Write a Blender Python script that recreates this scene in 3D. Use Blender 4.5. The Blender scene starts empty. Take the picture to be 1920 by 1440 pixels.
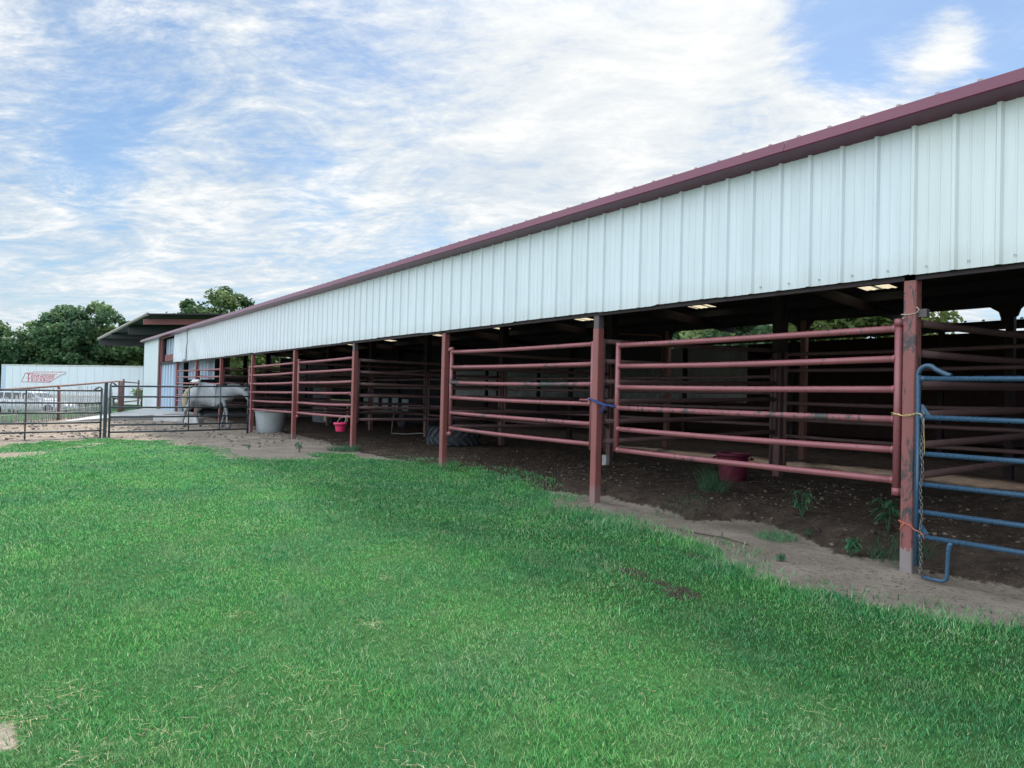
import bpy, math, random
import numpy as np
from mathutils import Vector, Matrix, noise as mnoise
random.seed(7); rng = np.random.default_rng(11)
sc = bpy.context.scene; col = sc.collection
R = math.radians
def V(*a): return Vector(a)

# ------------------------------------------------------------------ builders
class MB:
    """collects shapes, builds ONE mesh object"""
    def __init__(s): s.v=[]; s.f=[]; s.sm=[]
    def add(s, vs, fs, smooth=False):
        n=len(s.v); s.v.extend([tuple(p) for p in vs])
        s.f.extend([tuple(i+n for i in f) for f in fs]); s.sm.extend([smooth]*len(fs)); return s
    def box(s, x0,x1,y0,y1,z0,z1):
        vs=[(x,y,z) for x in (x0,x1) for y in (y0,y1) for z in (z0,z1)]
        return s.add(vs,[(0,1,3,2),(4,6,7,5),(0,4,5,1),(2,3,7,6),(0,2,6,4),(1,5,7,3)])
    def cbox(s, x0,x1,y0,y1,z0,z1,b=.008):
        """box whose vertical edges are chamfered (rolled tube corners)"""
        pl=[(x0+b,y0),(x1-b,y0),(x1,y0+b),(x1,y1-b),(x1-b,y1),(x0+b,y1),(x0,y1-b),(x0,y0+b)]
        n=len(pl); vs=[(x,y,z0) for x,y in pl]+[(x,y,z1) for x,y in pl]
        fs=[(i,(i+1)%n,(i+1)%n+n,i+n) for i in range(n)]+[tuple(range(n))[::-1],tuple(range(n,2*n))]
        return s.add(vs,fs)
    def tube(s, pts, r, n=8, cap=True, closed=False):
        pts=[Vector(p) for p in pts]; m=len(pts)
        rs=r if isinstance(r,(list,tuple)) else [r]*m
        vs=[]; fs=[]; prev=None
        for i,p in enumerate(pts):
            if closed: t=pts[(i+1)%m]-pts[i-1]
            else: t=pts[min(i+1,m-1)]-pts[max(i-1,0)]
            t.normalize()
            if prev is None:
                a=Vector((0,0,1)) if abs(t.z)<.9 else Vector((1,0,0))
                u=t.cross(a).normalized()
            else:
                u=(prev-t*prev.dot(t)); u=u.normalized() if u.length>1e-6 else t.orthogonal().normalized()
            prev=u; w=t.cross(u)
            for k in range(n):
                a=2*math.pi*k/n; vs.append(p+(u*math.cos(a)+w*math.sin(a))*rs[i])
        rows=m if closed else m-1
        for i in range(rows):
            j=(i+1)%m
            for k in range(n):
                fs.append((i*n+k,i*n+(k+1)%n,j*n+(k+1)%n,j*n+k))
        s.add(vs,fs,True)
        if cap and not closed:
            b=len(s.v)-m*n
            s.f.append(tuple(b+k for k in range(n))[::-1]); s.sm.append(False)
            s.f.append(tuple(b+(m-1)*n+k for k in range(n))); s.sm.append(False)
        return s
    def lathe(s, prof, c=(0,0,0), n=24, smooth=True, M=None):
        vs=[];fs=[];m=len(prof)
        for k in range(n):
            a=2*math.pi*k/n
            for r,z in prof: vs.append(Vector((r*math.cos(a),r*math.sin(a),z)))
        for k in range(n):
            j=(k+1)%n
            for i in range(m-1): fs.append((k*m+i,j*m+i,j*m+i+1,k*m+i+1))
        vs=[(M@p if M else p)+Vector(c) for p in vs]
        return s.add(vs,fs,smooth)
    def sweep(s, prof, x0, x1):
        """profile of (y,z) swept along x, capped"""
        n=len(prof)
        vs=[(x0,y,z) for y,z in prof]+[(x1,y,z) for y,z in prof]
        return s.add(vs,[(i,i+1,i+1+n,i+n) for i in range(n-1)])
    def prism(s, poly, a, b):
        """poly of (u,v) in x-z plane between y=a..b"""
        n=len(poly)
        vs=[(x,a,z) for x,z in poly]+[(x,b,z) for x,z in poly]
        fs=[(i,(i+1)%n,(i+1)%n+n,i+n) for i in range(n)]+[tuple(range(n))[::-1],tuple(range(n,2*n))]
        return s.add(vs,fs)
    def build(s, name, mat, parent=None, M=None):
        me=bpy.data.meshes.new(name)
        vs=s.v if M is None else [M@Vector(p) for p in s.v]
        me.from_pydata([tuple(p) for p in vs],[],s.f)
        me.polygons.foreach_set('use_smooth',s.sm)
        me.update()
        if mat: me.materials.append(mat)
        o=bpy.data.objects.new(name,me); col.objects.link(o)
        if parent: o.parent=parent
        return o
def tag(o,label=None,cat=None,group=None,kind=None):
    if label: o['label']=label
    if cat: o['category']=cat
    if group: o['group']=group
    if kind: o['kind']=kind
    return o
def thing(name,label,cat,loc=(0,0,0),rz=0,group=None):
    o=bpy.data.objects.new(name,None); col.objects.link(o); o.empty_display_size=.2
    o.location=loc; o.rotation_euler=(0,0,rz); return tag(o,label,cat,group)
def copy_tree(o,parent=None):
    c=o.copy(); col.objects.link(c); c.parent=parent
    for ch in list(o.children): copy_tree(ch,c)
    return c
def np_mesh(name,co,faces_flat,loop_tot,mat,attrs=None,smooth=False):
    me=bpy.data.meshes.new(name)
    nv=len(co); nf=len(loop_tot)
    me.vertices.add(nv); me.vertices.foreach_set('co',co.astype(np.float32).ravel())
    me.loops.add(len(faces_flat)); me.loops.foreach_set('vertex_index',faces_flat.astype(np.int32))
    me.polygons.add(nf)
    st=np.concatenate([[0],np.cumsum(loop_tot)[:-1]]).astype(np.int32)
    me.polygons.foreach_set('loop_start',st)
    if smooth: me.polygons.foreach_set('use_smooth',np.ones(nf,bool))
    me.update(calc_edges=True)
    for k,a in (attrs or {}).items():
        at=me.attributes.new(k,'FLOAT','POINT'); at.data.foreach_set('value',a.astype(np.float32))
    me.materials.append(mat)
    o=bpy.data.objects.new(name,me); col.objects.link(o); return o

# ------------------------------------------------------------------ materials
def newmat(name):
    m=bpy.data.materials.new(name); m.use_nodes=True
    nt=m.node_tree; b=nt.nodes['Principled BSDF']; return m,nt,b
def N(nt,t,**k):
    n=nt.nodes.new(t)
    for a,v in k.items(): setattr(n,a,v)
    return n
def noise(nt,vec,scale,detail=4,rough=.6,dist=0):
    n=N(nt,'ShaderNodeTexNoise'); n.inputs['Scale'].default_value=scale
    n.inputs['Detail'].default_value=detail; n.inputs['Roughness'].default_value=rough
    n.inputs['Distortion'].default_value=dist
    if vec is not None: nt.links.new(vec,n.inputs['Vector'])
    return n.outputs['Fac']
def ramp(nt,fac,stops,interp='LINEAR'):
    r=N(nt,'ShaderNodeValToRGB'); r.color_ramp.interpolation=interp
    e=r.color_ramp.elements
    while len(e)<len(stops): e.new(.5)
    for i,(p,c) in enumerate(stops):
        e[i].position=p; e[i].color=(*c,1) if len(c)==3 else c
    nt.links.new(fac,r.inputs[0]); return r.outputs[0]
def mixc(nt,fac,a,b,mode='MIX'):
    m=N(nt,'ShaderNodeMix',data_type='RGBA',blend_type=mode)
    for sock,val in ((0,fac),(6,a),(7,b)):
        if isinstance(val,(int,float)): m.inputs[sock].default_value=val
        elif isinstance(val,tuple): m.inputs[sock].default_value=(*val,1)
        else: nt.links.new(val,m.inputs[sock])
    return m.outputs[2]
def mth(nt,op,a,b=None,c=None,clamp=False):
    m=N(nt,'ShaderNodeMath',operation=op,use_clamp=clamp)
    for i,v in enumerate((a,b,c)):
        if v is None: continue
        if isinstance(v,(int,float)): m.inputs[i].default_value=v
        else: nt.links.new(v,m.inputs[i])
    return m.outputs[0]
def coords(nt,kind='Object'): return N(nt,'ShaderNodeTexCoord').outputs[kind]
def geopos(nt): return N(nt,'ShaderNodeNewGeometry').outputs['Position']
def bump(nt,b,h,strength=.3,dist=.02):
    n=N(nt,'ShaderNodeBump'); n.inputs['Strength'].default_value=strength; n.inputs['Distance'].default_value=dist
    nt.links.new(h,n.inputs['Height']); nt.links.new(n.outputs[0],b.inputs['Normal'])
def scaled(nt,vec,s):
    m=N(nt,'ShaderNodeMapping'); m.inputs['Scale'].default_value=s; nt.links.new(vec,m.inputs['Vector']); return m.outputs[0]
def plain(name,c,rough=.6,metal=0,var=.25,scale=6,spec=.4,bmp=0):
    """colour with gentle mottling"""
    m,nt,b=newmat(name); p=geopos(nt)
    f=noise(nt,p,scale,5,.65)
    d=tuple(x*(1-var) for x in c); l=tuple(min(1,x*(1+var)) for x in c)
    nt.links.new(ramp(nt,f,[(.3,d),(.7,l)]),b.inputs['Base Color'])
    b.inputs['Roughness'].default_value=rough; b.inputs['Metallic'].default_value=metal
    b.inputs['Specular IOR Level'].default_value=spec
    if bmp: bump(nt,b,noise(nt,p,scale*6,4),bmp,.01)
    return m
def painted(name,c,chip=.0,dirt=.25,rough=.42,chipc=(.05,.045,.05),wearc=None,foot=None,cs=13):
    """old painted steel: fading, rust chips, dust"""
    m,nt,b=newmat(name); p=geopos(nt)
    f=noise(nt,p,2.2,5,.7); g=noise(nt,p,38,3,.6)
    base=ramp(nt,f,[(.25,tuple(x*.78 for x in c)),(.75,tuple(min(1,x*1.18) for x in c))])
    base=mixc(nt,mth(nt,'MULTIPLY',g,dirt),base,wearc or (.36,.28,.27))
    if chip>0:
        st=scaled(nt,p,(1,1,.45))
        n1=noise(nt,st,cs,8,.8,.6); n2=noise(nt,p,1.1,2,.5)
        fac=mth(nt,'ADD',n1,mth(nt,'MULTIPLY',n2,.55))
        fac=ramp(nt,fac,[(1.16-chip,(0,0,0)),(1.185-chip,(1,1,1))])
        base=mixc(nt,fac,base,chipc)
    if foot is not None:
        sx=N(nt,'ShaderNodeSeparateXYZ'); nt.links.new(p,sx.inputs[0])
        ff=mth(nt,'ADD',sx.outputs[2],mth(nt,'MULTIPLY',noise(nt,p,25,4),-.28))
        ff=ramp(nt,ff,[(foot[0],(1,1,1)),(foot[1],(0,0,0))])
        base=mixc(nt,mth(nt,'MULTIPLY',ff,foot[2]),base,(.23,.215,.215))
    nt.links.new(base,b.inputs['Base Color'])
    nt.links.new(ramp(nt,g,[(.3,(rough-.12,)*3),(.7,(rough+.2,)*3)]),b.inputs['Roughness'])
    bump(nt,b,noise(nt,p,45,4,.7),.05,.003)
    return m
MT={}
PINK=(.245,.058,.074)
MT['pipe']=painted('faded burgundy pipe paint',PINK,chip=.27,rough=.34)
MT['pipe_worn']=painted('scuffed burgundy pipe paint',PINK,chip=.37)
MT['post']=painted('burgundy post paint',(.225,.05,.048),chip=.23,rough=.5,foot=(-.0,.12,.45))
MT['post_chip']=painted('chipped burgundy post paint',(.225,.05,.048),chip=.385,cs=6.5,rough=.5,foot=(-.08,.0,.85))
MT['post_bare']=painted('dark unpainted steel',(.055,.045,.055),chip=.1,rough=.55)
MT['post_dim']=painted('shaded inner post paint',(.10,.038,.036),chip=.2,rough=.7)  # post paint darkened to carry the shade under the roof
MT['dim_pipe']=painted('shaded inner pipe paint',(.095,.042,.045),chip=.25,rough=.65)  # gate paint again, with the pens' inner shade put into the colour
MT['lit_brown']=painted('lit brown steel',(.16,.06,.035),chip=.15,rough=.6)  # light on two rear posts painted in as a brighter brown
MT['blue']=painted('blue gate enamel',(.022,.074,.140),chip=.2,dirt=.12,rough=.3,wearc=(.25,.3,.36),chipc=(.12,.13,.14))
MT['dark_pipe']=painted('dark green grey gate enamel',(.035,.055,.07),chip=.1,dirt=.15,rough=.45,wearc=(.2,.22,.23))
MT['rust_pipe']=painted('rusty brown pipe',(.11,.045,.042),chip=.15,rough=.6)
MT['trim']=plain('burgundy eave trim paint',(.125,.013,.048),.30,var=.10,scale=1.2,spec=.55)
MT['galv']=painted('galvanised steel',(.42,.43,.44),chip=.08,rough=.4)
MT['chain']=plain('dull chain steel',(.2,.2,.21),.4,.8)
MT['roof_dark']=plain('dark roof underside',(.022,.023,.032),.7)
MT['roof_top']=painted('faded roof sheet',(.36,.30,.29),dirt=.3,rough=.4)
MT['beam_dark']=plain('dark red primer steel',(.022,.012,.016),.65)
MT['beam_red']=plain('red primer steel',(.17,.045,.045),.6)
MT['sky_light']=None
def wallmat(name,c,streak=.1,foot=None):
    m,nt,b=newmat(name); p=geopos(nt)
    f=noise(nt,scaled(nt,p,(3,3,.35)),1.6,5,.6); g=noise(nt,scaled(nt,p,(14,14,.6)),1.0,4,.7)
    d=tuple(x*(1-streak) for x in c)
    base=ramp(nt,f,[(.3,d),(.65,c)])
    base=mixc(nt,ramp(nt,g,[(.55,(0,0,0)),(.8,(.22,)*3)]),base,(.45,.46,.43))
    if foot:   # splash and dust gathered along the lower sheet edge
        zs=N(nt,'ShaderNodeSeparateXYZ'); nt.links.new(p,zs.inputs[0])
        ed=mth(nt,'ADD',mth(nt,'MULTIPLY',mth(nt,'SUBTRACT',zs.outputs[2],foot),2.2),mth(nt,'MULTIPLY',g,.9))
        base=mixc(nt,ramp(nt,ed,[(.45,(.25,)*3),(.95,(0,0,0))]),base,(.34,.32,.28))
    nt.links.new(base,b.inputs['Base Color']); b.inputs['Roughness'].default_value=.42
    b.inputs['Specular IOR Level'].default_value=.45
    bump(nt,b,noise(nt,scaled(nt,p,(1,1,.4)),2.3,3,.5),.06,.05)
    return m
MT['wall']=wallmat('pale painted sheet',(.625,.70,.755),foot=2.53)
MT['wall_end']=wallmat('pale end sheet',(.625,.70,.755))
MT['wall_green']=wallmat('pale greenish painted sheet',(.64,.71,.73),foot=2.53)
MT['wall_dim']=wallmat('shaded pale sheet',(.26,.33,.36))  # pale sheet with the barn's inner shade painted into its tone
MT['wall_rear']=wallmat('pale rear sheet',(.72,.80,.82))
MT['wall_brown']=plain('brown rusted sheet',(.06,.03,.028),.7)
m,nt,b=newmat('galvanised corrugated sheet'); b.inputs['Base Color'].default_value=(.50,.62,.76,1); b.inputs['Metallic'].default_value=.15
nt.links.new(ramp(nt,noise(nt,geopos(nt),3,4),[(.3,(.34,)*3),(.7,(.46,)*3)]),b.inputs['Roughness']); MT['galv_sheet']=m
m,nt,b=newmat('translucent skylight panel')
t=N(nt,'ShaderNodeBsdfTranslucent'); t.inputs[0].default_value=(.42,.36,.25,1)
mx=N(nt,'ShaderNodeMixShader'); mx.inputs[0].default_value=.85
b.inputs['Base Color'].default_value=(.3,.27,.2,1)
nt.links.new(b.outputs[0],mx.inputs[1]); nt.links.new(t.outputs[0],mx.inputs[2])
nt.links.new(mx.outputs[0],nt.nodes['Material Output'].inputs[0]); MT['sky_light']=m
MT['concrete']=plain('worn concrete',(.42,.43,.43),.85,scale=1.5,bmp=.3)
MT['concrete_dark']=plain('dirty concrete',(.24,.25,.27),.85,scale=2.5,bmp=.3)
MT['block']=plain('pale concrete block',(.52,.53,.53),.85,scale=5,bmp=.3)
MT['tub_grey']=plain('weathered grey plastic',(.42,.47,.50),.5,scale=4,var=.15)
MT['tub_in']=plain('pale grey plastic',(.42,.48,.52),.5,scale=4,var=.1)
MT['hot_pink']=plain('hot pink plastic',(.58,.03,.12),.45,scale=8,var=.12)
MT['hot_pink_dark']=plain('dull pink plastic',(.4,.03,.1),.5,scale=8)
MT['red_tub']=plain('red plastic',(.11,.010,.032),.45,scale=7,var=.2)
MT['rubber']=plain('dusty black rubber',(.032,.038,.046),.75,scale=9,var=.4,bmp=.3)
MT['lug']=plain('dusty tread rubber',(.055,.065,.078),.7,scale=14,var=.4)
MT['canopy_dark']=plain('dark canopy sheet',(.010,.011,.016),.7)
MT['blue_barrel']=plain('blue plastic barrel',(.012,.09,.17),.5)
MT['white']=plain('white paint',(.75,.77,.8),.5,scale=1.2,var=.06)
MT['white_skirt']=plain('dirty white paint',(.55,.58,.62),.6,scale=2,var=.15)
MT['trailer']=wallmat('white trailer sheet',(.70,.76,.85),.06)
MT['trailer_shade']=wallmat('shaded blue white sheet',(.46,.56,.75),.06)  # nose corner's bluish shade painted into the sheet colour
MT['trailer_trim']=plain('grey aluminium trim',(.48,.48,.47),.4,.2,scale=3)
MT['logo']=plain('faded red lettering',(.60,.07,.09),.6,var=.12,scale=5)
MT['car']=plain('silver white car paint',(.55,.60,.68),.28,.1,scale=1.5,var=.05,spec=.6)
MT['glass']=plain('dark car glass',(.015,.022,.03),.08,scale=2,spec=.8)
MT['chrome']=plain('bright wheel alloy',(.5,.52,.54),.3,.7)
MT['lamp']=plain('clear headlamp',(.5,.55,.58),.15)
MT['twine_y']=plain('straw yellow twine',(.62,.50,.22),.8)
MT['twine_o']=plain('orange twine',(.62,.16,.09),.7)
MT['twine_w']=plain('pale twine',(.6,.55,.5),.8)
MT['rope_b']=plain('blue rope',(.02,.06,.24),.7)
MT['wood']=plain('weathered cedar stake',(.36,.38,.40),.85,scale=12,var=.4)
MT['yellow_bar']=plain('pale yellow plank',(.62,.66,.34),.6)
MT['grey_dim']=plain('dusty grey sheet',(.14,.16,.18),.7)
MT['hose']=plain('grey hose',(.16,.15,.14),.6)
MT['bale']=plain('loose hay',(.34,.27,.11),.95,scale=25,var=.5,bmp=.8)
MT['bark']=plain('tree bark',(.09,.07,.055),.9,scale=6,var=.4,bmp=.6)
# horse coat
m,nt,b=newmat('grey horse coat'); p=geopos(nt)
f=noise(nt,p,3.2,5,.6); g=noise(nt,p,22,3,.6)
base=ramp(nt,f,[(.3,(.22,.25,.27)),(.6,(.33,.365,.39)),(.8,(.40,.42,.43))])
base=mixc(nt,mth(nt,'MULTIPLY',g,.25),base,(.2,.22,.25))
nt.links.new(base,b.inputs['Base Color']); b.inputs['Roughness'].default_value=.7
bump(nt,b,g,.1,.01); MT['coat']=m
MT['mane']=plain('dark grey mane',(.10,.11,.12),.8,scale=20,var=.4)
MT['tail']=plain('buff tail hair',(.36,.32,.23),.8,scale=18,var=.35)
MT['hoof']=plain('hoof horn',(.06,.06,.06),.6)
# leaves
def leafmat(name,stops,trans=.35,patch=.0):
    m,nt,b=newmat(name)
    at=N(nt,'ShaderNodeAttribute',attribute_name='tone')
    c=ramp(nt,at.outputs['Fac'],stops)
    b.inputs['Roughness'].default_value=.55; b.inputs['Specular IOR Level'].default_value=.25
    nt.links.new(c,b.inputs['Base Color'])
    t=N(nt,'ShaderNodeBsdfTranslucent')
    nt.links.new(mixc(nt,.5,c,(.22,.30,.03),'ADD') if False else c,t.inputs[0])
    mx=N(nt,'ShaderNodeMixShader'); mx.inputs[0].default_value=trans
    nt.links.new(b.outputs[0],mx.inputs[1]); nt.links.new(t.outputs[0],mx.inputs[2])
    nt.links.new(mx.outputs[0],nt.nodes['Material Output'].inputs[0]); return m
MT['leaf_dark']=leafmat('dark oak leaves',[(0,(.04,.095,.055)),(.5,(.10,.19,.095)),(1,(.24,.34,.15))])
MT['leaf_mid']=leafmat('olive oak leaves',[(0,(.035,.08,.04)),(.5,(.08,.15,.065)),(1,(.19,.25,.09))])
MT['leaf_bright']=leafmat('light yellow green leaves',[(0,(.04,.08,.03)),(.5,(.10,.16,.05)),(1,(.22,.25,.08))],.5)
MT['weed']=leafmat('weed leaves',[(0,(.03,.12,.06)),(1,(.09,.24,.11))],.3)
MT['dry']=leafmat('dry straw blades',[(0,(.34,.28,.16)),(.5,(.5,.42,.26)),(1,(.66,.58,.42))],.2)
# lawn blades: per blade tone plus broad patches over the lawn
m,nt,b=newmat('lawn blades'); p=geopos(nt)
at=N(nt,'ShaderNodeAttribute',attribute_name='tone').outputs['Fac']
pt=noise(nt,p,.75,4,.6); pt2=noise(nt,scaled(nt,p,(1,1,0)),2.6,3,.6)
g1=ramp(nt,at,[(0,(.012,.085,.032)),(.28,(.050,.30,.080)),(.55,(.125,.48,.13)),(.8,(.29,.63,.20)),(.9,(.47,.66,.33)),(1,(.70,.65,.45))])
g2=ramp(nt,at,[(0,(.010,.065,.034)),(.28,(.034,.22,.095)),(.55,(.080,.36,.145)),(.82,(.22,.50,.22)),(.92,(.42,.57,.34)),(1,(.64,.60,.44))])
c=mixc(nt,ramp(nt,pt,[(.38,(0,0,0)),(.62,(1,1,1))]),g1,g2)
c=mixc(nt,ramp(nt,pt2,[(.50,(0,0,0)),(.72,(.55,.55,.55))]),c,(.28,.39,.21))
nt.links.new(c,b.inputs['Base Color']); b.inputs['Roughness'].default_value=.5; b.inputs['Specular IOR Level'].default_value=.3
t=N(nt,'ShaderNodeBsdfTranslucent'); nt.links.new(c,t.inputs[0])
mx=N(nt,'ShaderNodeMixShader'); mx.inputs[0].default_value=.3
nt.links.new(b.outputs[0],mx.inputs[1]); nt.links.new(t.outputs[0],mx.inputs[2])
nt.links.new(mx.outputs[0],nt.nodes['Material Output'].inputs[0]); MT['lawn']=m
# look settings
SPOTS=[((-.951,.052,.304),6,1,-.12),((-.935,.10,.31),4.5,1,-.08),((-.969,.077,.234),4,1,-.13),((-.908,.332,.262),4.5,1,-.13),((-.91,.10,.41),6,2,-.10),((-.84,.31,.44),6,2,-.10),
 ((-.43,.79,.435),6,2,-.32),((-.326,.856,.41),10,4,-.42),((-.378,.825,.42),4.2,1,.30),((-.395,.84,.385),5,1,.28),((-.64,.65,.39),18,6,.10)]
ZEN,BACK,SUN,EXPO,SKYK=1.5,2.15,2.3,1.40,.415
# ------------------------------------------------------------------ terrain
S=4.06
def lerp_tab(x,t): return np.interp(x,[a for a,_ in t],[b for _,b in t])
BASE=[(-60,.05),(-30,.02),(-20,.0),(-16,.03),(-12,.07),(-8,.04),(-4,-.04),(0,-.09),(4,-.12),(12,-.12)]
EDGE=[(-45,1.6),(-22,1.2),(-18,.9),(-16,.6),(-13.5,.25),(-12,.05),(-10.5,-.1),(-9,.0),(-8,.05),(-6.5,.0),(-5.2,-.05),(-4.5,.35),(-3.3,.36),(-2.5,.36),(-2.1,.72),(-1.85,.88),(-1.3,.68),(-.7,.26),(-.35,.55),(-.05,.42),(.2,.34),(.57,.18),(3,.1),(12,.1)]
RAISE=[(-60,.0),(-30,.02),(-16,.03),(-9,.06),(-6,.12),(-4,.2),(0,.22),(4,.3),(12,.3)]
def vnoise(x,y,s,seed=0):
    """cheap smooth value noise (numpy)"""
    r=np.random.default_rng(seed); T=r.random((64,64))
    u=np.asarray(x)*s; v=np.asarray(y)*s
    i=np.floor(u).astype(int); j=np.floor(v).astype(int); fu=u-i; fv=v-j
    fu=fu*fu*(3-2*fu); fv=fv*fv*(3-2*fv)
    a=T[i%64,j%64]; b_=T[(i+1)%64,j%64]; c=T[i%64,(j+1)%64]; d=T[(i+1)%64,(j+1)%64]
    return (a*(1-fu)+b_*fu)*(1-fv)+(c*(1-fu)+d*fu)*fv
def fbm(x,y,s,seed=0,o=4):
    t=0;a=1;n=0
    for k in range(o): t=t+a*vnoise(x,y,s*2**k,seed+k); n+=a; a*=.55
    return t/n
def smooth(e0,e1,x):
    t=np.clip((x-e0)/(e1-e0),0,1); return t*t*(3-2*t)
def soil_mask(x,y):
    e=lerp_tab(x,EDGE)
    w=(fbm(x,y,1.3,5)-.5)*.5
    return smooth(-.12,.12,y-e+w)*smooth(46,40,-x)*smooth(30,24,y)
def height(x,y):
    x=np.asarray(x,float); y=np.asarray(y,float)
    h=lerp_tab(x,BASE)
    s=soil_mask(x,y)
    h=h+s*(lerp_tab(x,RAISE)*smooth(0,.9,y-lerp_tab(x,EDGE)+.25)+.09*(fbm(x,y,1.1,9)-.5)+.05*(fbm(x,y,5,19)-.5)*(x>-25))
    # heaped bedding in the pen behind the blue gate
    h=h+.42*np.exp(-(((x-.9)/1.5)**2+((y-3.4)/.9)**2))+.30*np.exp(-(((x-2.6)/1.1)**2+((y-2.6)/.8)**2))
    # soil trodden up against the front posts
    for k in range(-1,9): h=h+.035*np.exp(-(((x+4.06*k-.054)/.17)**2+((y-.06)/.15)**2))
    # lawn undulation
    lw=smooth(.2,-1,y)*smooth(-18,-14,x)
    h=h+lw*.07*(fbm(x,y,.45,31)-.5)
    # dirt lot ripples
    h=h+(.10*(fbm(x,y,1.6,44)-.5)+.07*(fbm(x,y,5,48)-.5))*smooth(-13,-16,x)*smooth(1.5,.5,y)*smooth(-34,-28,x)
    # ground falls away past the stake fence
    d=(x+28.4)*(-.435)+(y+4.8)*(-.9)
    h=h-.8*(1-np.exp(-np.clip(d-.6,0,None)/9))*smooth(-20,-26,x)
    far=np.clip(np.hypot(x,y)-120,0,None); h=h+far*.004
    return h
H=lambda x,y: float(height(np.array([x]),np.array([y]))[0])
LAWN=[(1.60,-.62),(1.193,-.757),(.888,-.985),(.568,-1.067),(.268,-1.246),(-.153,-1.269),(-.559,-1.392),(-1.0,-1.10),(-1.25,-.75),(-1.867,-.583),(-2.908,-.655),(-4.073,-.582),(-4.8,-.15),(-5.468,.1),(-6.6,.28),(-7.764,.3),(-8.8,.18),(-9.656,-.05),(-10.07,-.49),(-10.13,-1.244),(-10.4,-1.98),(-10.8,-3.05),(-12.31,-2.95),(-13.6,-2.62),(-14.4,-2.9),(-14.22,-3.58),(-15.3,-4.5),(-14.4,-5.3),(-12.6,-5.9),(-12.0,-6.6),(-11.0,-8),(-7,-12),(8,-12),(8,-.7),(3,-.45)]
PATCH=[(-14.2,-3.2),(-15.97,-3.17),(-16.65,-2.8),(-17.5,-4.3),(-16.9,-5.3),(-15.9,-6.6),(-14.2,-6.9),(-13.8,-5.9),(-15.0,-5.1),(-15.9,-4.6),(-14.9,-4.2)]
TUFT=[(-10.3,-.55),(-11.1,-.45),(-11.6,-1.0),(-10.9,-1.4),(-10.4,-1.2)]
def sdist(x,y,poly):
    """signed distance to a polygon, positive inside"""
    x=np.asarray(x,float); y=np.asarray(y,float)
    d=np.full(x.shape,1e9); ins=np.zeros(x.shape,bool); n=len(poly)
    for i in range(n):
        x0,y0=poly[i]; x1,y1=poly[(i+1)%n]
        ex,ey=x1-x0,y1-y0; t=np.clip(((x-x0)*ex+(y-y0)*ey)/(ex*ex+ey*ey+1e-12),0,1)
        d=np.minimum(d,np.hypot(x-x0-t*ex,y-y0-t*ey))
        c=((y0>y)!=(y1>y)); 
        with np.errstate(divide='ignore',invalid='ignore'):
            xi=x0+(y-y0)*ex/(ey if ey!=0 else 1e-12)
        ins^=c&(x<xi)
    return np.where(ins,d,-d)
def bare(x,y):
    """worn bare spots inside the lawn"""
    w=(fbm(x,y,4,77)-.5)
    a=1-((x+.72)/.42)**2-((y+2.2)/.17)**2+w*2.2
    b_=1-((x+1.12)/.26)**2-((y+2.12)/.13)**2+w*1.8
    c=1-((x+.55)/.34)**2-((y+6.42)/.12)**2+w*1.2
    d=1-((x+1.28)/.22)**2-((y+1.12)/.2)**2+w*1.5
    return np.clip(np.maximum(np.maximum(a,b_),np.maximum(c*.8,d)),0,1)
def lawn_mask(x,y):
    w=(fbm(x,y,1.7,3)-.5)*.45+(fbm(x,y,7,13)-.5)*.34
    m=smooth(-.10,.10,sdist(x,y,LAWN)+w*.8)
    m2=.75*smooth(-.3,.3,sdist(x,y,PATCH)+w*2)
    m3=smooth(-.1,.15,sdist(x,y,TUFT)+w)
    d=(x+28.4)*(-.435)+(y+4.8)*(-.9)
    far=smooth(.4,2.0,d+w*2)*smooth(-22,-25,x)
    farall=smooth(40,60,np.hypot(x,y))
    return np.maximum.reduce([m*(1-.72*smooth(.1,.6,bare(x,y))),m2,m3,far,farall])
def axis(fine0,fine1,step,lo,hi,g=1.16):
    a=list(np.arange(fine0,fine1+1e-6,step)); s=step; v=fine0; L=[]
    while v>lo: s*=g; v-=s; L.append(v)
    s=step; v=fine1; Rr=[]
    while v<hi: s*=g; v+=s; Rr.append(v)
    return np.array(L[::-1]+a+Rr)
gx=axis(-17,3.2,.075,-700,600,1.10); gy=axis(-7.2,5.0,.075,-600,700,1.12)
X,Y=np.meshgrid(gx,gy,indexing='ij'); Z=height(X,Y)
nx,ny=len(gx),len(gy)
idx=np.arange(nx*ny).reshape(nx,ny)
F=np.stack([idx[:-1,:-1],idx[1:,:-1],idx[1:,1:],idx[:-1,1:]],-1).reshape(-1)
m,nt,b=newmat('ground'); p=geopos(nt)
lawn=N(nt,'ShaderNodeAttribute',attribute_name='lawn').outputs['Fac']
soil=N(nt,'ShaderNodeAttribute',attribute_name='soil').outputs['Fac']
n1=noise(nt,p,1.3,6,.65); n2=noise(nt,p,16,5,.7); n3=noise(nt,p,70,3,.7); n4=noise(nt,p,4.5,5,.7,.6)
def crisp(f,n_,w): return ramp(nt,mth(nt,'ADD',f,mth(nt,'MULTIPLY',mth(nt,'SUBTRACT',n_,.5),w)),[(.40,(0,0,0)),(.60,(1,1,1))])
soil=crisp(soil,n2,.9); lawn=crisp(lawn,n2,.7)
sand=ramp(nt,n1,[(.3,(.22,.185,.15)),(.55,(.325,.275,.23)),(.75,(.42,.36,.30))])
sand=mixc(nt,ramp(nt,n2,[(.52,(0,0,0)),(.72,(.75,)*3)]),sand,(.11,.09,.075))
sand=mixc(nt,ramp(nt,n3,[(.6,(0,0,0)),(.8,(.5,)*3)]),sand,(.42,.37,.31))
dirt=ramp(nt,n4,[(.3,(.036,.027,.022)),(.55,(.088,.066,.053)),(.8,(.165,.122,.094))])
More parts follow.
